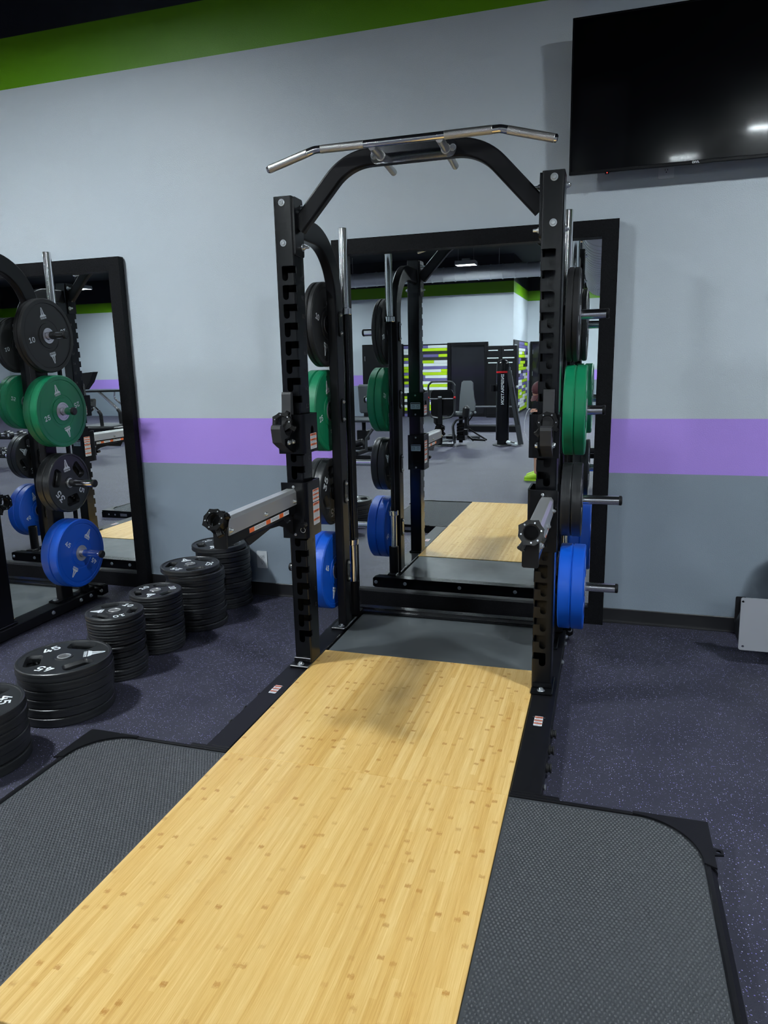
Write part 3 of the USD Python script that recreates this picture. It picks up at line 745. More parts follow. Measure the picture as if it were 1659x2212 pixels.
def axis_T(c, zdir, roll=0.0):
    z = np.asarray(zdir, float); z /= np.linalg.norm(z)
    x = np.cross([0, 0, 1.0], z); x /= np.linalg.norm(x)
    y = np.cross(z, x)
    c0, s0 = math.cos(math.radians(roll)), math.sin(math.radians(roll))
    T = np.eye(4); T[:3, 0] = x * c0 + y * s0; T[:3, 1] = -x * s0 + y * c0; T[:3, 2] = z; T[:3, 3] = c
    return T
col0 = collar('black locking collar hung on the left J-hook of the centre rack', axis_T((-.606, -.302, 1.325), (.28, -1, .16), 60))
copy_of(col0, 'black locking collar hung on the right J-hook of the centre rack', axis_T((.606, -.302, 1.328), (.10, -1, .08), -40))
copy_of(col0, 'black locking collar on the end of the left spotter arm of the centre rack', axis_T((-.607, -.955, .992), (.05, -1, .62), 30))
copy_of(col0, 'black locking collar on the end of the right spotter arm of the centre rack', axis_T((.610, -.955, 1.005), (.10, -1, .30), -30))
copy_of(col0, 'black locking collar on the outer side of the left rack, at the left picture edge', axis_T((.6705 + SHIFT, -.085, .832), (1, -.05, .02), -30))
copy_of(col0, 'black locking collar on the J-hook of the left rack, seen in its mirror', axis_T((.606 + SHIFT, -.302, 1.328), (.10, -1, .08), -40))

# ------------------------------------------------------------------ barbells in the holders
def barbell():
    t = thing('barbell', 'barbell with black shaft and chrome sleeves standing behind the left side of the centre rack', 'barbell', T4((-.590, .56, .095)), group='upright barbells')
    L = 2.225
    part(t, 'shaft', cyl((0, 0, .38), (0, 0, L - .38), .0145, 20), 'black_gloss')
    for z, d in ((0, 1), (L, -1)):
        part(t, 'sleeve', pipe((0, 0, z), (0, 0, z + d * .425), .025, .019, 28, .001), 'chrome')
        part(t, 'sleeve_cap', cyl((0, 0, z + d * .004), (0, 0, z + d * .02), .0192, 20), 'chrome_dark')
        part(t, 'sleeve_collar', cyl((0, 0, z + d * .425), (0, 0, z + d * .462), .0365, 28, .003), 'chrome')
    return t
bar0 = barbell()
copy_of(bar0, 'barbell standing behind the right side of the centre rack, mostly hidden by the upright', (.620, .56, .095))
copy_of(bar0, 'barbell with chrome sleeve standing in front of the left mirror', (.620 + SHIFT, .56, .095))

# ================================================================== WEIGHT PLATES
def logo(size):
    """tapered spire over a slotted plinth bar; returns the mark and its word height; up = +y, centred"""
    s = size
    spire = Polygon([(-.055, .5), (.055, .5), (.21, -.12), (.27, -.12), (.40, -.30), (-.40, -.30), (-.27, -.12), (-.21, -.12)]).difference(Polygon([(-.022, .43), (.022, .43), (.055, -.10), (0.0, -.13), (-.055, -.10)]).buffer(-.006))
    return affinity.scale(spire, s, s, origin=(0, 0))
def print_mark(size, T, word_w):
    m = [extr(logo(size), .0007, T)]
    m.append(text('THROWDOWN', size * .15, T @ T4((0, -size * .42, 0)), .0007, True, word_w))
    return cat(m)
def face_T(z, ang, r, flip=False, tang=0.0):
    """on the plate's face at angle ANG (deg, 0 = +y, clockwise seen from the face), local up pointing outwards, then turned by TANG"""
    a = math.radians(ang)
    o = np.array([math.sin(a) * r, math.cos(a) * r, 0])
    up_ = np.array([math.sin(a), math.cos(a), 0])
    ri = np.array([up_[1], -up_[0], 0])
    c, s = math.cos(math.radians(tang)), math.sin(math.radians(tang))
    ex, ey = ri * c + up_ * s, -ri * s + up_ * c
    if flip:                                                  # the other face: turn over about the y axis
        F = np.diag([-1.0, 1, -1])
        o, ex, ey = F @ o, F @ ex, F @ ey
    T = frame(o, ex, ey); T[2, 3] = z
    return T
def bumper(name, th, col, number, label, group, hub_r=.05):
    t = thing(name, label, 'weight plate', group=group)
    R0, rh = .226, .0257
    zc = th / 2
    d = .0045
    half = [(rh, zc - d * .2), (hub_r + .028, zc - d * .2), (hub_r + .030, zc - d), (hub_r + .046, zc - d), (hub_r + .049, zc - d * .55), (.185, zc - d * .55), (.190, zc - d), (.196, zc - d), (.199, zc), (R0 - .006, zc), (R0, zc - .006)]
    prof = half + [(r, -z) for r, z in half[::-1]]
    part(t, 'body', lathe(prof, 72, True), col, 24)
    hub = [(rh - .0004, zc + .001), (hub_r - .012, zc + .001), (hub_r - .010, zc + .003), (hub_r, zc + .003), (hub_r, zc - .004), (rh - .0004, zc - .004)]
    for z in (1, -1):
        part(t, 'steel_hub', lathe([(r, z * q) for r, q in hub], 40, True), 'steel_hub', 24)
    zf = zc - d * .55
    for flip in (False, True):
        z = -zf if flip else zf
        for a in (0, 180):
            part(t, 'logo', print_mark(.070, face_T(z, a, .137, flip), .052), 'white_print', False)
        for a, tg in ((270, 90), (90, 90)):
            part(t, 'number', text(number, .030, face_T(z, a, .140, flip, -90), .0007, True), 'white_print', False)
    return t
def grip_plate(name, R0, th, number, label, group, slot, numh, logo_s):
    t = thing(name, label, 'weight plate', group=group)
    zc, rh = th / 2, .0262
    d = .004
    rim = R0 * .055 + .006
    half = [(rh, zc + .0005), (.040, zc + .0005), (.043, zc - d), (R0 - rim, zc - d), (R0 - rim + .003, zc), (R0 - .006, zc), (R0 - .0015, zc - .003), (R0, zc - .008)]
    prof = half + [(R0 - .0012, 0.0025), (R0 - .0012, -.0025)] + [(r, -z) for r, z in half[::-1]]
    body = to_man(lathe(prof, 72, True))
    sw, sh, sr = slot                                          # tangential width, radial height, radius of centre
    shape = Polygon([(-sw / 2, sh / 2), (sw / 2, sh / 2), (sw / 2 - sh * .25, -sh / 2), (-sw / 2 + sh * .25, -sh / 2)]).buffer(-sh * .28).buffer(sh * .28)
    top = unary_union([shape.buffer(sh * .10), affinity.translate(shape, 0, -sh * .14).buffer(sh * .10)]).convex_hull
    for k in range(3):
        T = face_T(0, 60 + 120 * k, sr)
        def at(poly, z):
            p = np.array(poly.exterior.coords)[:-1]
            return (np.c_[p, np.full(len(p), z), np.ones(len(p))] @ T.T)[:, :3]
        cuts = [m3.Manifold.hull_points(np.vstack([at(shape, -th), at(shape, th)]))]
        for q in (1, -1):
            cuts.append(m3.Manifold.hull_points(np.vstack([at(top, q * (zc + .002)), at(shape, q * (zc - th * .42))])))
        body = body - (cuts[0] + cuts[1] + cuts[2])
    part(t, 'body', from_man(body), 'rubber_plate', 28)
    part(t, 'steel_bushing', lathe(ring_prof(.0253, .0315, -zc - .0012, zc + .0012, .0008), 36, True), 'bushing')
    zf = zc - d
    for flip in (False, True):
        z = -zf if flip else zf
        part(t, 'logo', print_mark(logo_s, face_T(z, 0, sr * .98, flip), logo_s * .74), 'white_print', False)
        for a in (120, 240):
            part(t, 'number', text(number, numh, face_T(z, a, sr * 1.02, flip, 0), .0007, True, numh * 1.75), 'white_print', False)
    return t
def hang(side, x, z, spin, rack=0.0):
    """local z along +x (outer face of a right-hand plate); SPIN turns the plate clockwise about the horn, seen from +x"""
    a = math.radians(spin)
    ez = np.array([1.0, 0, 0])
    ey = np.array([0, math.sin(a), math.cos(a)])
    ex = np.cross(ey, ez)
    T = np.eye(4); T[:3, 0], T[:3, 1], T[:3, 2] = ex, ey, ez
    T[:3, 3] = (x + rack, HORN_Y, z - .0012)
    return T
KINDS = [('bumper_plate_small', .0295, 'rubber_black', '10', 'black 10 bumper plate', .047, 0),
         ('bumper_plate_green', .0525, 'rubber_green', '25', 'green 25 bumper plate', .057, 1),
         ('grip', .0500, None, '35', 'black 35 grip plate', 0, 2),
         ('bumper_plate_blue', .0640, 'rubber_blue', '45', 'blue 45 bumper plate', .052, 3)]
SPIN = {(1, 0): (-12, -20), (1, 1): (-14, -10), (1, 2): (-8, 12), (1, 3): (37, 20), (-1, 0): (15, 20), (-1, 1): (-14, 30), (-1, 2): (60, 40), (-1, 3): (20, -30)}
for kname, th, col, num, words, hub_r, hi in KINDS:
    src = None
    for rk, rname in ((0.0, 'centre'), (SHIFT, 'left')):
        for side in (1, -1):
            for k in (0, 1):                                   # 0 inner, 1 outer
                x = side * (.6395 + th / 2 + k * (th + .001))
                sp = SPIN[(side, hi)][0 if k == (1 if side > 0 else 0) else 1]
                T = hang(side, x, HORN_Z[hi], sp, rk)
                lab = '%s %s on the %s horn, %s side of the %s rack' % (['inner', 'outer'][k], words, ['top', 'second', 'third', 'bottom'][hi], 'right' if side > 0 else 'left', rname)
                grp = words + 's on the rack horns'
                if src is None:
                    if kname == 'grip':
                        src = grip_plate('grip_plate_thirty_five', .192, th, num, lab, grp, (.118, .054, .118), .044, .078)
                    else:
                        src = bumper(kname, th, col, num, lab, grp, hub_r)
                    stage.GetPrimAtPath(src).GetAttribute('xformOp:transform').Set(Gf.Matrix4d(*T.T.ravel().tolist()))
                else:
                    copy_of(src, lab, T, grp)

# ------------------------------------------------------------------ stacks on the floor
STACKS = [  # x, y, kind, count, spin of the top plate, where
    (-1.612, -1.30, '45', 6, 175, 'stack of 45s cut by the left picture edge'),
    (-1.577, -.782, '45', 6, 55, 'complete stack of 45s by the left mat'),
    (-1.599, -.369, '10', 11, 250, 'stack of 10s behind the 45s'),
    (-1.593, -.012, '10', 11, 165, 'stack of 10s in the middle of the row'),
    (-1.591, .392, '25', 11, -48, 'front stack of 25s'),
    (-1.614, .790, '25', 12, 170, 'rearmost stack of 25s by the wall outlet')]
SPEC = {'45': ('grip_plate_forty_five', .215, .0428, (.142, .062, .137), .047, .098), '10': ('grip_plate_ten', .1465, .0311, (.094, .038, .094), .033, .066), '25': ('grip_plate_twenty_five', .181, .0353, (.122, .048, .117), .039, .078)}
ORD = ['top', 'second', 'third', 'fourth', 'fifth', 'sixth', 'seventh', 'eighth', 'ninth', 'tenth', 'eleventh', 'bottom']
src = {}
for x, y, kd, n, spin, where in STACKS:
    nm, R0, th, slot, nh, ls = SPEC[kd]
    for i in range(n):                                        # from the top
        z = (n - 1 - i) * th + th / 2
        jx, jy = (0, 0) if i == 0 else RNG.normal(0, .0042, 2)
        if kd == '25' and i == 0:
            jx, jy = -.014, -.012
        if kd == '25' and i > 0:
            jx += .003; jy += .004
        a = -(spin if i == 0 else float(RNG.uniform(0, 360)))
        T = T4((x + jx, y + jy, z), _rot(math.radians(a), 0, 0))
        word = 'bottom' if i == n - 1 else ORD[i]
        lab = '%s black grip plate of the %s' % (word, where)
        grp = 'black grip plates stacked on the floor'
        if kd not in src:
            src[kd] = grip_plate(nm, R0, th - .0003, kd, lab, grp, slot, nh, ls)
            stage.GetPrimAtPath(src[kd]).GetAttribute('xformOp:transform').Set(Gf.Matrix4d(*T.T.ravel().tolist()))
        else:
            copy_of(src[kd], lab, T, grp)

# ================================================================== TELEVISION AND OUTLETS
def tv():
    tilt = math.radians(3.2)
    T = T4((.60, .872, 2.552), _rot(0, tilt, 0))
    t = thing('television', 'large black flat television mounted high on the wall, screen off', 'television', T)
    W, Hh = 1.30, .742
    part(t, 'case', [cbox(0, W, .004, .030, 0, Hh, .006), cbox(.12, W - .12, .03, .062, .02, Hh * .62, .012)], 'tv_case', 25)
    part(t, 'bezel', [cbox(0, W, 0, .012, 0, .017, .002), cbox(0, W, 0, .012, Hh - .009, Hh, .002), cbox(0, .009, 0, .012, 0, Hh, .002), cbox(W - .009, W, 0, .012, 0, Hh, .002)], 'tv_bezel', 25)
    part(t, 'screen', cbox(.008, W - .008, .003, .008, .016, Hh - .008), 'tv_screen', False)
    part(t, 'maker_name', text('onn.', .013, frame((W / 2 - .02, -.0001, .0085), (1, 0, 0), (0, 0, 1)), .0003), 'white_print', False)
    sens = part(t, 'sensor_tab', cbox(.186, .206, .001, .014, -.009, .001, .002), 'tv_bezel', 25)
    part(sens, 'power_light', ell((.196, .001, -.003), (.0026, .0016, .0026), 1), 'led')
    part(t, 'wall_bracket', [cbox(.45, .85, .062, .082, .15, .45, .003), cbox(.52, .54, .06, .125, .2, .4), cbox(.76, .78, .06, .125, .2, .4)], 'black_satin', False)
    return t
tv()
def outlet(x, z, label, first=None):
    T = T4((x, 1.0, z))
    if first:
        return copy_of(first, label, T)
    t = thing('wall_outlet', label, 'power outlet', T, group='wall outlets')
    pl = extr(Polygon(rrect(.078, .122, .005, 3)), .006, XZ(0.0))
    part(t, 'cover_plate', pl, 'outlet', 25)
    for dz in (-.021, .021):
        rp = part(t, 'receptacle', extr(Polygon(rrect(.034, .030, .010, 5) + [0, dz]), .002, XZ(-.006)), 'outlet', 25)
        part(rp, 'slots', [cbox(-.0075, -.0055, -.0084, -.0078, dz - .001, dz + .008), cbox(.0055, .0075, -.0084, -.0078, dz - .001, dz + .008), cyl((0, -.0078, dz - .008), (0, -.0084, dz - .008), .0028, 10)], 'hole_black', False)
    part(t, 'screw', cyl((0, -.006, 0), (0, -.0072, 0), .003, 10), 'zinc')
    return t
o0 = outlet(-1.423, .257, 'white duplex outlet low on the wall behind the plate stacks')
outlet(1.098, 2.580, 'white duplex outlet below the television', o0)

# ================================================================== MACHINE AT THE RIGHT EDGE
def right_machine():
    t = thing('sled_machine', 'steel foot plate of a machine reaching in at the right picture edge', 'exercise machine', T4((1.533, .50, .088)))
    sl = math.radians(6)
    def tl(m):
        m.apply_transform(trimesh.transformations.rotation_matrix(-sl, (1, 0, 0))); return m
    pl = Polygon(rrect(.62, .275, .010, 4) + [.31 + .012, .1375])
    pl = pl.difference(Point(.032, .020).buffer(.006)).difference(Point(.022, .255).buffer(.006))
    part(t, 'foot_plate', tl(extr(pl, .010, XZ(.0))), 'footplate', 25)
    br = Polygon([(.0, .05), (.10, .05), (.13, .27), (.02, .27), (.005, .255)])
    part(t, 'bracket', tl(extr(Polygon([(.01, .02), (.15, .06), (.15, .14), (.012, .262)]), .008, YZ(.016))), 'black_satin', 25)
    part(t, 'bracket', tl(extr(Polygon([(-.03, .10), (.035, .265), (.0, .265), (-.0, .10)][::-1]).buffer(.008), .006, XZ(.03))), 'black_satin', 25)
    part(t, 'frame_tube', [tube([(.32, .02, .14), (.32, .16, .14), (.75, .16, -.04), (1.6, .16, -.04)], .03, .05), tube([(.60, .02, .2), (.75, .16, -.04)], .025, .03)], 'black_satin')
    part(t, 'floor_foot', [cbox(.70, .80, -.25, .35, -.088, -.02, .006), cbox(1.5, 1.6, -.25, .35, -.088, -.02, .006)], 'black_satin', 25)
    part(t, 'back_pad', rot(cbox(.235, .75, .16, .32, .22, .62, .05), 14, (0, 1, 0), (.4, 0, .4)), 'upholstery_black')
    part(t, 'pad_post', cyl((.62, .2, -.03), (.55, .22, .34), .03), 'black_satin')
    return t
right_machine()
# ================================================================== THE GYM BEHIND THE CAMERA (seen in the mirrors)
def duct(name, label, path, r, ribs, m='duct'):
    t = thing(name, label, 'air duct', group='ceiling ducts')
    p = bend(path, 1.2, 10)
    part(t, 'duct_skin', sweep(p, circ(r, 28)), m)
    L = np.concatenate([[0], np.cumsum(np.linalg.norm(np.diff(p, axis=0), axis=1))])
    rs = []
    for s_ in np.arange(.3, L[-1] - .1, ribs):
        q = np.array([np.interp(s_, L, p[:, k]) for k in range(3)])
        q2 = np.array([np.interp(s_ + .03, L, p[:, k]) for k in range(3)])
        rs.append(pipe(q, q2, r + .010, r - .004, 28))
    part(t, 'duct_ribs', rs, m, kind='stuff', label='rolled seams around the duct')
    for k in np.linspace(.1, .9, 4):
        q = np.array([np.interp(k * L[-1], L, p[:, j]) for j in range(3)])
        part(t, 'hanger_strap', cyl(q + (0, 0, r), (q[0], q[1], H), .008, 6), 'lamp_body')
duct('air_duct', 'round silver duct running along the far wall below the ceiling', [(-12, -14.55, 3.80), (-5, -14.55, 3.90), (-2, -14.5, 3.90), (3.5, -14.5, 3.90)], .185, .32)
duct('air_duct', 'wide ribbed duct running front to back right of the centre rack', [(.66, -5.2, 4.3), (.64, -5.6, 3.45), (.55, -8.5, 3.32), (.45, -12.5, 3.30)], .30, .22)

# --- panelled partition on the wall across the gym
def cabinet():
    t = thing('tall_cabinet', 'tall black cabinet left of the striped plank mural, seen in the mirror', 'cabinet', T4((-5.82, YF + .004, 0)))
    part(t, 'body', cbox(-.60, .62, 0, .24, 0, 2.14, .01), 'panel_black')
    d = part(t, 'door', cbox(-.57, .0, .24, .258, .06, 2.10, .004), 'panel_black')
    part(d, 'handle', cyl((-.50, .285, 1.66), (-.50, .285, 1.80), .010, 8), 'zinc')
    part(t, 'door', cbox(.006, .59, .24, .258, .06, 2.10, .004), 'panel_black')
cabinet()
def mural():
    t = thing('plank_mural', 'wall mural of black, white, violet and lime planks, seen in the mirror', 'wall panel', T4((-5.20, YF + .004, 0)))
    Wm, hrow = 1.36, .0866
    part(t, 'backing', cbox(0, Wm, .0, .06, 0, 2.11, .004), 'panel_black')
    rows = ['v.57 w', 'w.42 l', 'k', 'v.80 l', 'k', 'l.70 w', 'w', 'k.45 v', 'w.86 l', 'l', 'v.50 w', 'v', 'w', 'l', 'w', 'k', 'v.55 k', 'k', 'v', 'l.6 w', 'k.3 l', 'l', 'v', 'k']
    MM = {'v': 'violet', 'w': 'panel_white', 'l': 'lime', 'k': 'panel_dark'}
    rr = random.Random(5)
    for i, r in enumerate(rows):
        z1 = 2.075 - i * hrow
        segs = []
        if '.' in r:
            a, b = r.split(' ')
            segs = [(0.14, float(a[1:]), a[0]), (float(a[1:]), 1, b)]
        else:
            segs = [(0.14, 1, r)]
        segs = [(0.02, .14, rr.choice('wlvk'))] + segs
        for a, b, c in segs:
            part(t, 'plank', cbox(a * Wm + .003, b * Wm - .003, .06, .072 + rr.random() * .006, z1 - hrow + .004, z1, .002), MM[c])
mural()
def dark_door():
    t = thing('dark_mirror', 'large dark glass mirror in a thick black frame beside the plank mural', 'mirror', T4((-3.84, YF + .004, 0)))
    part(t, 'frame_post', cbox(0, .10, 0, .10, 0, 2.13, .006), 'panel_black'); part(t, 'frame_post', cbox(1.09, 1.19, 0, .10, 0, 2.13, .006), 'panel_black')
    part(t, 'frame_head', cbox(.10, 1.09, 0, .10, 2.04, 2.13, .006), 'panel_black'); part(t, 'frame_sill', cbox(.10, 1.09, 0, .10, 0, .10, .006), 'panel_black')
    part(t, 'glass', cbox(.10, 1.09, 0, .03, .10, 2.04), 'glass_dark')
dark_door()
def locker():
    t = thing('locker_bank', 'black locker bank with pale handle strips at the wall corner', 'locker', T4((-2.62, -15.68, 0)))
    part(t, 'body', cbox(0, .84, 0, .46, 0, 2.0, .01), 'panel_black')
    for k in range(2):
        part(t, 'door', cbox(.015 + k * .41, .415 + k * .41, .46, .475, .08, 1.98, .003), 'panel_black')
    for z, xs in ((1.86, ((.05, .32), (.49, .75))), (1.65, ((.02, .34), (.45, .78))), (1.52, ((.05, .30), (.50, .73)))):
        for a, b in xs:
            part(t, 'handle_strip', cbox(a, b, .475, .49, z, z + .03, .004), 'panel_white')
locker()
def tile_wall():
    t = thing('tile_mural', 'mosaic of lime, violet, white and black tiles on the short side wall', 'wall panel', T4((XC + .003, YF - .02, 0)))
    part(t, 'backing', cbox(0, .03, -3.3, 0, .0, 2.17, .003), 'panel_dark')
    rr = random.Random(9)
    for i in range(22):
        z = .06 + i * .0945
        y = -.06
        while y > -3.2:
            L = rr.choice((.5, .75, 1.0, 1.3))
            y2 = max(y - L, -3.25)
            part(t, 'tile', cbox(.03, .036 + rr.random() * .004, y2 + .006, y, z + .004, z + .090, .002), rr.choice(('lime', 'lime', 'panel_white', 'panel_white', 'panel_white', 'violet', 'violet', 'panel_dark')))
            y = y2
tile_wall()
dp = '/World/' + numbered('/World', 'door_1')
UsdGeom.Xform.Define(stage, dp)
setd(stage.GetPrimAtPath(dp), kind='structure', label='black door in the recessed end wall, seen in the mirror', category='door')
part(dp, 'door_leaf', cbox(-1.76, -.86, YD, YD + .05, .01, 2.10, .004), 'glass_dark')
part(dp, 'door_frame', [cbox(-1.84, -1.76, YD, YD + .07, 0, 2.18, .005), cbox(-.86, -.78, YD, YD + .07, 0, 2.18, .005), cbox(-1.76, -.86, YD, YD + .07, 2.10, 2.18, .005)], 'panel_black', kind='stuff')
for z in (.35, 1.15, 1.85):
    part(dp, 'hinge', cyl((-1.755, YD + .065, z - .07), (-1.755, YD + .065, z + .07), .012, 8), 'zinc')
part(dp, 'door_handle', [cyl((-.94, YD + .05, 1.0), (-.94, YD + .10, 1.0), .012, 8), cyl((-.94, YD + .10, 1.0), (-1.06, YD + .10, 1.0), .011, 8)], 'zinc')

# --- hip machine
def hip_machine():
    ox, oy = -2.24, -8.05
    t = thing('hip_machine', 'seated hip machine with grey back pad and a looped guard rail, seen in the mirror', 'exercise machine', T4((ox, oy, 0)))
    lp = [(0, 0, .53), (-.20, 0, .56), (-.265, 0, .66), (-.265, 0, 1.16), (-.20, 0, 1.225), (.18, 0, 1.225), (.245, 0, 1.16), (.245, 0, .66), (.18, 0, .56), (0, 0, .53)]
    part(t, 'guard_rail', tube(lp, .019, .07, 10, 4), 'frame_grey')
    sh = Polygon([(-.215, .60), (.205, .60), (.205, 1.0), (.17, 1.06), (-.18, 1.06), (-.215, 1.0)]).buffer(.01)
    part(t, 'back_panel', extr(sh, .05, XZ(-.03)), 'panel_black', 25)
    part(t, 'mast', cbox(-.075, .005, -.025, .045, .03, .92, .008), 'black_satin')
    part(t, 'brand_badge', cbox(-.065, -.0, .045, .048, .935, .955), 'label_white', False)
    part(t, 'cross_tube', cyl((-.265, .0, .90), (.245, .0, .90), .014, 10), 'frame_grey')
    for x in (-.265, .245):
        part(t, 'stop_ball', ell((x, .01, .925), (.024, .024, .024)), 'red')
    part(t, 'base_beam', [cbox(-.23, .235, -.04, .04, .02, .075, .01), cbox(-.07, .0, -1.3, .0, .03, .09, .01), cbox(-.3, .5, -1.32, -1.24, .02, .08, .01), cyl((.16, 0, 0), (.16, 0, .03), .045, 14)], 'frame_grey', 25)
    # seat
    bk = Polygon([(.25, .66), (.255, .95), (.27, 1.10), (.28, 1.20), (.31, 1.225), (.45, 1.225), (.475, 1.20), (.48, 1.10), (.50, .95), (.535, .80), (.53, .66)]).buffer(.01)
    part(t, 'back_pad', rot(extr(bk, .09, XZ(-.42)), 10, (1, 0, 0), (0, -.4, .66)), 'upholstery', 28)
    part(t, 'seat_pad', cbox(.10, .50, -.50, -.06, .56, .64, .03), 'upholstery', 28)
    part(t, 'seat_post', cyl((.30, -.3, .05), (.30, -.3, .57), .04, 12), 'black_satin')
    part(t, 'knee_pad', rot(cbox(.40, .52, -.10, .10, .52, .78, .05), 4, (0, 1, 0), (.45, 0, .6)), 'upholstery_black', 28)
    part(t, 'knee_pad', cbox(-.20, -.10, -.30, -.10, .40, .62, .04), 'upholstery_black', 28)
    part(t, 'pad_lever', [tube([(.46, 0, .54), (.46, 0, .30), (.30, -.1, .26)], .03, .05), cbox(.42, .50, -.05, .05, .22, .34, .01)], 'black_satin')
    part(t, 'shroud', sweep(bend([(.24, -.02, .06), (.20, -.02, .40), (.26, -.10, .50), (.42, -.16, .52)], .10, 5), rrect(.12, .03, .01, 2), (0, 1, 0)), 'frame_grey')
    part(t, 'handle_lever', [cyl((.50, -.05, .48), (.62, -.02, .63), .012, 10)], 'black_satin')
    part(t, 'lever_knob', ell((.63, -.02, .645), (.026, .026, .026)), 'zinc')
    part(t, 'foot_peg', [tube([(.48, -.1, .34), (.85, -.04, .13)], .016, .02), cyl((.58, 0, .14), (.83, 0, .13), .02, 10), tube([(.48, -.1, .20), (.60, .0, .12)], .016, .02)], 'black_satin')
    part(t, 'weight_stack', [cbox(.02, .16, -.5, -.25, .12, .18 + .05 * k, .004) for k in range(1)] + [cbox(.24, .40, -.45, -.2, .10 + .055 * k, .148 + .055 * k, .004) for k in range(6)], 'black_gloss', kind='stuff')
    part(t, 'left_arm', tube([(-.06, -.05, .26), (-.25, -.08, .24), (-.45, -.12, .20)], .025, .04), 'black_satin')
hip_machine()
def tower():
    t = thing('weight_tower', 'black pulley tower with a red ring and a leaning grey arm, seen in the mirror', 'exercise machine', T4((-1.145, -8.40, 0)))
    part(t, 'base_disc', cyl((0, 0, 0), (0, 0, .018), .185, 36, .006), 'frame_grey')
    part(t, 'column', [cyl((0, 0, .018), (0, 0, .10), .100, 28), cyl((0, 0, .10), (0, 0, 1.36), .123, 32, .003)], 'black_gloss')
    part(t, 'red_ring', cyl((0, 0, 1.36), (0, 0, 1.395), .125, 32, .004), 'red')
    a = np.linspace(0, np.pi / 2, 8)
    part(t, 'dome', lathe([(0, 1.395)] + [(.122 * math.cos(q), 1.395 + .10 + .115 * math.sin(q)) if k else (.122, 1.395) for k, q in enumerate(a[:-1])] + [(0, 1.61)], 32), 'black_gloss')
    part(t, 'lettering', text('INSPIRATION', .052, frame((.012, .1215, 1.06), (0, 0, -1), (-1, 0, 0)), .004, True, .56), 'white_print', False)
    part(t, 'arm', sweep([(.11, .03, 1.40), (.18, .03, 1.02), (.36, .03, .02)], rrect(.10, .095, .012, 3), (0, 1, 0)), 'frame_grey')
    part(t, 'arm_slot', sweep([(.190, .0785, 1.10), (.315, .0785, .40)], rrect(.008, .022, .003, 2), (0, 1, 0)), 'hole_black')
    part(t, 'pulley_bracket', [cbox(.085, .135, -.03, .05, 1.24, 1.47, .008)], 'frame_grey')
    part(t, 'pedal', rot(cbox(.09, .30, .04, .16, .03, .075, .012), 14, (0, 1, 0), (.2, .1, .05)), 'panel_white')
    part(t, 'pedal_strap', rot(cbox(.17, .25, .035, .165, .07, .085, .004), 14, (0, 1, 0), (.2, .1, .05)), 'panel_dark')
    part(t, 'ball_grip', ell((.27, .02, 1.10), (.028, .028, .028)), 'panel_white')
    part(t, 'cable', cyl((.13, .02, 1.42), (.27, .02, 1.12), .004, 6), 'black_matte')
    part(t, 'cup_holder', [pipe((-.18, .03, 1.02), (-.18, .03, 1.14), .055, .048, 18), cbox(-.14, -.10, .0, .05, 1.04, 1.12, .004)], 'black_satin', kind='stuff')
tower()
def low_rail():
    t = thing('step_bench', 'low black bench with a pale top rail between the machines, seen in the mirror', 'bench', T4((-1.75, -11.2, 0)))
    part(t, 'base', cbox(-.62, .55, -.2, .2, 0, .13, .01), 'panel_black')
    part(t, 'top_rail', cyl((-.62, 0, .56), (.55, 0, .56), .018, 10), 'zinc')
    for x in (-.6, .53):
        part(t, 'post', cyl((x, 0, .12), (x, 0, .56), .018, 10), 'black_satin')
low_rail()
def incline_bench():
    t = thing('incline_bench', 'adjustable incline bench with upright grey back pad, seen in the mirror', 'bench', T4((-3.24, -6.25, 0)), group='gym benches')
    part(t, 'back_pad', rot(cbox(-.14, .17, -.40, -.32, .74, 1.24, .025), -8, (1, 0, 0), (0, -.36, .74)), 'upholstery', 28)
    part(t, 'seat_pad', cbox(-.21, .22, -.30, .08, .61, .68, .03), 'upholstery', 28)
    part(t, 'post', [cyl((-.02, -.2, .08), (-.02, -.2, .62), .035, 12), cbox(-.12, .06, -.28, -.1, .28, .46, .01)], 'black_satin')
    part(t, 'base_beam', [tube([(-.30, -.2, .14), (.5, -.25, .12)], .03, .03), cbox(-.35, .4, -.9, -.82, 0, .07, .01), cbox(-.06, .02, -.9, .25, .06, .13, .01), cbox(-.3, .25, .2, .28, 0, .07, .01)], 'black_satin', 25)
    part(t, 'adjuster_tube', cbox(-.22, -.15, .15, .19, .16, .52, .008), 'aluminium')
    part(t, 'adjuster_grip', cbox(-.225, -.145, .145, .195, .52, .55, .01), 'red')
    part(t, 'roller', cyl((-.25, .22, .20), (.12, .24, .30), .06, 18, .012), 'upholstery_black')
    part(t, 'curved_arm', tube([(.05, -.1, .10), (.05, -.1, .32), (.16, -.15, .48)], .025, .08), 'frame_grey')
    part(t, 'kick_leg', cyl((-.14, .2, .16), (-.04, .26, 0), .015, 8), 'zinc')
incline_bench()
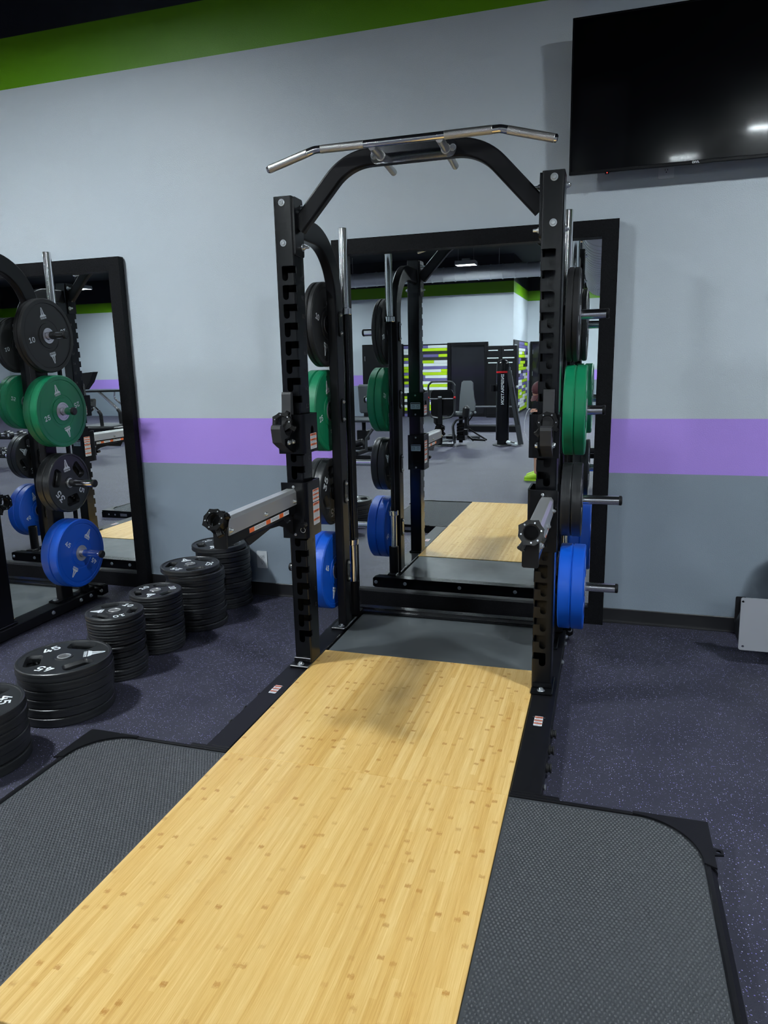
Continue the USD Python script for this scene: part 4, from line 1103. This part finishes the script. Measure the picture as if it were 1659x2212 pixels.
def treadmill():
    t = thing('treadmill', 'black treadmill with chrome side rails, seen in the left mirror', 'treadmill', T4((-10.05, -8.1, 0)))
    part(t, 'deck', cbox(-.5, .62, -.75, .35, .05, .36, .03), 'panel_black')
    part(t, 'foot', [cbox(.3, .55, -.1, .2, 0, .06, .01), cbox(-.45, -.2, -.6, -.3, 0, .06, .01)], 'black_satin', kind='stuff')
    part(t, 'belt', cbox(-.42, .5, -.68, .30, .36, .368), 'upholstery_black', False)
    part(t, 'console', extr(Polygon([(-.55, 1.50), (.0, 1.54), (-.12, 1.32), (-.28, 1.16), (-.50, 1.14)]), .16, XZ(.1)), 'black_plastic', 25)
    for y in (-.5, .15):
        part(t, 'side_rail', tube([(-.40, y, 1.10), (.05, y, .72), (.10, y, .66)], .03, .06), 'chrome')
        part(t, 'rail_post', tube([(.08, y, .69), (.13, y, .62), (.14, y, .36)], .04, .05), 'black_plastic')
    part(t, 'cross_bar', tube([(-.30, .2, 1.12), (.75, .2, 1.13), (.95, .2, 1.20)], .022, .05), 'black_satin')
    part(t, 'grab_rail', tube([(.55, .15, 1.10), (.52, .15, .98), (.95, .15, .62), (1.0, .15, .02)], .02, .08), 'chrome')
treadmill()

# ================================================================== PERSON SITTING ON A BENCH BEHIND THE CAMERA
def hull_chain(pts, radii):
    ms = []
    for (a, ra), (b, rb) in zip(zip(pts[:-1], radii[:-1]), zip(pts[1:], radii[1:])):
        s1 = m3.Manifold.sphere(ra, 20).translate(tuple(map(float, a))); s2 = m3.Manifold.sphere(rb, 20).translate(tuple(map(float, b)))
        ms.append(m3.Manifold.batch_hull([s1, s2]))
    return ms
def blend(ms, edge, it=12):
    m = m3.Manifold.batch_boolean(ms, m3.OpType.Add).refine_to_length(edge)
    tm = from_man(m); tm.merge_vertices()
    trimesh.smoothing.filter_taubin(tm, .5, .53, it)
    return tm
BENCH_Z = .45
def flat_bench():
    t = thing('flat_bench', 'black flat bench carrying the seated person, hidden behind the right upright', 'bench', T4((.42, -4.43, 0)), group='gym benches')
    part(t, 'pad', cbox(-.20, .80, -.15, .15, .38, BENCH_Z, .025), 'upholstery_black', 28)
    part(t, 'leg_frame', [cbox(-.12, -.06, -.03, .03, .03, .38, .005), cbox(.64, .70, -.03, .03, .03, .38, .005), cbox(-.13, -.05, -.25, .25, 0, .05, .008), cbox(.63, .71, -.25, .25, 0, .05, .008), cbox(-.1, .68, -.03, .03, .30, .36, .005)], 'black_satin', kind='stuff')
flat_bench()
def person():
    # faces -x; root on the bench
    HX = -.100
    HC = (HX - .05, 0, 1.19)
    def nod(m): return m.translate((-HC[0], 0, -HC[2])).rotate((0, -34, 0)).rotate((0, 0, -38)).translate(HC)
    RH = trimesh.transformations.rotation_matrix(math.radians(-38), (0, 0, 1), HC) @ trimesh.transformations.rotation_matrix(math.radians(-34), (0, 1, 0), HC)
    def nodt(m):
        m.apply_transform(RH); return m
    t = thing('person', 'person in a maroon cap and lime shoes sitting and looking at a phone', 'person', T4((.075, -4.43, 0)))
    hip, chest, neck, head = np.array([.22, 0, .555]), np.array([.09, 0, .90]), np.array([.01, 0, 1.06]), np.array([-.06, 0, 1.185])
    body = hull_chain([hip + (0, .08, 0), hip + (0, -.08, 0)], [.12, .12])
    body += [m3.Manifold.batch_hull([m3.Manifold.sphere(.115, 20).translate((.22, .07, .60)), m3.Manifold.sphere(.115, 20).translate((.22, -.07, .60)), m3.Manifold.sphere(.10, 20).translate((.10, .11, .92)), m3.Manifold.sphere(.10, 20).translate((.10, -.11, .92)), m3.Manifold.sphere(.07, 20).translate((.06, 0, 1.0))])]
    body += hull_chain([(.05, 0, .99), (-.045, 0, 1.06), (-.125, 0, 1.13)], [.062, .055, .055])
    body += [nod(m3.Manifold.batch_hull([m3.Manifold.sphere(.080, 24).translate((HX - .045, 0, 1.215)), m3.Manifold.sphere(.072, 24).translate((HX - .080, 0, 1.185)), m3.Manifold.sphere(.045, 24).translate((HX - .115, 0, 1.115))]))]
    body += [nod(q) for q in hull_chain([(HX - .142, 0, 1.155), (HX - .162, 0, 1.128)], [.011, .015])]                       # nose
    for s in (-1, 1):
        body.append(nod(m3.Manifold.sphere(1, 16).scale((.016, .012, .030)).translate((HX - .035, s * .078, 1.175))))   # ears
        body += hull_chain([(.09, s * .175, .965), (.13, s * .215, .73), (-.11, s * .085, .875)], [.056, .044, .030])
        body += hull_chain([(.20, s * .09, .555), (-.17, s * .11, .535), (-.135, s * .11, .30), (-.145, s * .11, .09)], [.092, .066, .058, .040])
        body += hull_chain([(-.145, s * .11, .06), (-.26, s * .115, .035)], [.038, .030])
        palm0, palm1 = np.array([-.11, s * .085, .875]), np.array([-.185, s * .055, .908])
        body += hull_chain([palm0, palm1], [.028, .030])
    tm = blend(body, .020)
    part(t, 'body', tm, 'skin', True)
    # fingers closed round the phone (right hand) and resting (left)
    for s in (-1, 1):
        fs = []
        for k in range(4):
            b = np.array([-.200, s * (.058 - .002 * k), .885 + .017 * k])
            L = (.060, .072, .068, .052)[k]
            mid = b + np.array([-L * .55, -s * .012, .004]); tip = mid + np.array([-L * .25, -s * .030, .0])
            fs += hull_chain([b, mid, tip], [.0095, .0088, .0078])
        th = hull_chain([(-.155, s * .045, .915), (-.190, s * .022, .938), (-.222, s * .016, .942)], [.012, .0105, .009])
        part(t, 'hand', blend(fs + th, .004, 6), 'skin', True)
    # face
    for s in (-1, 1):
        e = part(t, 'eye', nodt(ell((HX - .138, s * .030, 1.158), (.010, .013, .009))), 'eye_white', True)
        part(e, 'iris', nodt(ell((HX - .1455, s * .030, 1.156), (.0035, .006, .006), 1)), 'hair', True)
    part(t, 'mouth', nodt(ell((HX - .150, 0, 1.098), (.010, .022, .005))), 'red', True)
    hr = m3.Manifold.sphere(1, 32).scale((.094, .089, .092)).translate((HX - .038, 0, 1.218)) - m3.Manifold.cube((.2, .3, .3), True).translate((HX - .17, 0, 1.15)) - m3.Manifold.cube((.5, .5, .1), True).translate((0, 0, 1.10))
    part(t, 'hair', from_man(nod(hr)), 'hair', 40)
    # cap with a curved peak tipped down
    cr = m3.Manifold.sphere(1, 40).scale((.108, .095, .100)).translate((0, 0, .0)) - m3.Manifold.cube((1, 1, .2), True).translate((0, 0, -.10))
    Rc = trimesh.transformations.rotation_matrix(math.radians(-38), (0, 0, 1)) @ trimesh.transformations.rotation_matrix(math.radians(-46), (0, 1, 0)); Rc[:3, 3] = (HX - .050, .004, 1.212)
    cm = from_man(cr); cm.apply_transform(Rc)
    cp = part(t, 'cap', cm, 'maroon', 40, label='maroon baseball cap')
    pk = Polygon([(-.05, .085), (-.10, .075), (-.165, .055), (-.188, .0), (-.165, -.055), (-.10, -.075), (-.05, -.085)]).buffer(.008)
    pm = extr(pk, .006, T4((0, 0, -.004)))
    pm = pm.subdivide().subdivide(); pm.vertices[:, 2] -= (pm.vertices[:, 1] / .085) ** 2 * .026 + np.clip(-pm.vertices[:, 0] - .09, 0, 1) * .30
    pm.apply_transform(Rc)
    part(cp, 'peak', pm, 'maroon', 40)
    em = []
    for q in ([(0, .022), (.012, .026), (.020, .012), (.008, .004), (-.002, .012)], [(.008, .004), (.018, -.010), (.034, -.014), (.046, -.010)]):
        em.append(extr(LineString(q).buffer(.0035), .002))
    e = cat(em); e.apply_transform(frame((0, 0, 0), (.30, .954, 0), (.36, -.11, .926)))
    e.apply_translation((-.1015, -.012, .030)); e.apply_transform(Rc)
    part(cp, 'emblem', e, 'white_print', False)
    # shirt and shorts
    sh = [m3.Manifold.batch_hull([m3.Manifold.sphere(.132, 24).translate((.22, .07, .60)), m3.Manifold.sphere(.132, 24).translate((.22, -.07, .60)), m3.Manifold.sphere(.112, 24).translate((.10, .115, .92)), m3.Manifold.sphere(.112, 24).translate((.10, -.115, .92)), m3.Manifold.sphere(.08, 24).translate((.06, 0, .985))])]
    for s in (-1, 1):
        sh += hull_chain([(.09, s * .175, .965), (.125, s * .21, .80)], [.070, .066])
    part(t, 'shirt', blend(sh, .022, 8), 'shirt', True)
    so = hull_chain([(.22, .09, .57), (.22, -.09, .57)], [.135, .135])
    for s in (-1, 1):
        so += hull_chain([(.20, s * .09, .557), (-.10, s * .108, .542)], [.105, .086])
    part(t, 'shorts', blend(so, .022, 8), 'shorts', True)
    for s in (-1, 1):
        shoe = hull_chain([(-.12, s * .11, .052), (-.165, s * .11, .066), (-.235, s * .114, .046), (-.285, s * .116, .036)], [.046, .046, .040, .030])
        sh_ = part(t, 'shoe', blend(shoe, .010, 6), 'lime_shoe', True, label='lime green running shoe')
        part(sh_, 'sole', extr(unary_union([Point(-.105, s * .11).buffer(.046), Point(-.275, s * .116).buffer(.042), Polygon([(-.105, s * .11 - .046), (-.275, s * .116 - .042), (-.275, s * .116 + .042), (-.105, s * .11 + .046)])]), .022), 'panel_white' if False else 'lime_shoe', 25)
        part(sh_, 'laces', [cyl((-.19 - .018 * k, s * .11 - .022, .098 - .008 * k), (-.19 - .018 * k, s * .11 + .022, .098 - .008 * k), .003, 6) for k in range(4)], 'cable', kind='stuff')
person()
def phone():
    t = thing('phone', 'phone held by the seated person with a white cable plugged in', 'phone', T4((-.135, -4.43, .922), _rot(0, .0, -.5)))
    part(t, 'case', extr(Polygon(rrect(.150, .074, .010, 4)), .008), 'black_plastic', 25)
    part(t, 'screen', cbox(-.070, .070, -.033, .033, .008, .0086), 'glass_dark', False)
phone()
cb = thing('charging_cable', 'thin white cable hanging in a loop from the phone', 'cable', T4((0, 0, 0)))
part(cb, 'wire', sweep(bend([(-.205, -4.43, .95), (-.235, -4.43, .90), (-.262, -4.43, .78), (-.262, -4.43, .64), (-.205, -4.43, .52), (-.12, -4.40, .47), (.02, -4.34, .465)], .15, 8), circ(.0032, 8)), 'cable')
part(cb, 'plug', cbox(-.213, -.19, -4.436, -4.424, .943, .955, .002), 'cable')

# ================================================================== DUMBBELL RACK (left mirror)
def dumbbells():
    t = thing('dumbbell_rack', 'black two-tier dumbbell rack seen at the edge of the left mirror', 'dumbbell rack', T4((-9.1, -4.35, 0)))
    for z, dy in ((.16, .08), (.46, -.06)):
        part(t, 'shelf', [cbox(-.75, .75, dy - .10, dy - .06, z, z + .03, .004), cbox(-.75, .75, dy + .06, dy + .10, z, z + .03, .004)], 'black_satin', 25, kind='stuff')
    for x in (-.72, .72):
        part(t, 'end_frame', [cbox(x - .03, x + .03, -.25, .25, 0, .06, .006), cbox(x - .025, x + .025, -.17, .19, .06, .50, .006)], 'black_satin', 25, kind='stuff')
    src_ = {}
    for z, dy, num, tier in ((.19, .08, '25', 'lower'), (.49, -.06, '8', 'upper')):
        r = .066 if num == '25' else .052
        for k in range(5):
            T = T4((-9.1 - .56 + .28 * k, -4.35 + dy, z + r))
            lab = '%s dumbbell on the %s tier of the rack, %s from the left end' % (num, tier, ['first', 'second', 'third', 'fourth', 'fifth'][k])
            if num in src_:
                copy_of(src_[num], lab, T); continue
            d = src_[num] = thing('dumbbell', lab, 'dumbbell', T, group='dumbbells on the rack')
            part(d, 'handle', cyl((0, -.08, 0), (0, .08, 0), .016, 14), 'chrome')
            for s_ in (-1, 1):
                h = part(d, 'head', cyl((0, s_ * .065, 0), (0, s_ * .15, 0), r, 24, .010), 'rubber_plate')
            part(d, 'number', text(num, .045, frame((0, .1503, 0), (-1, 0, 0), (0, 0, 1)), .0008), 'white_print', False)
dumbbells()
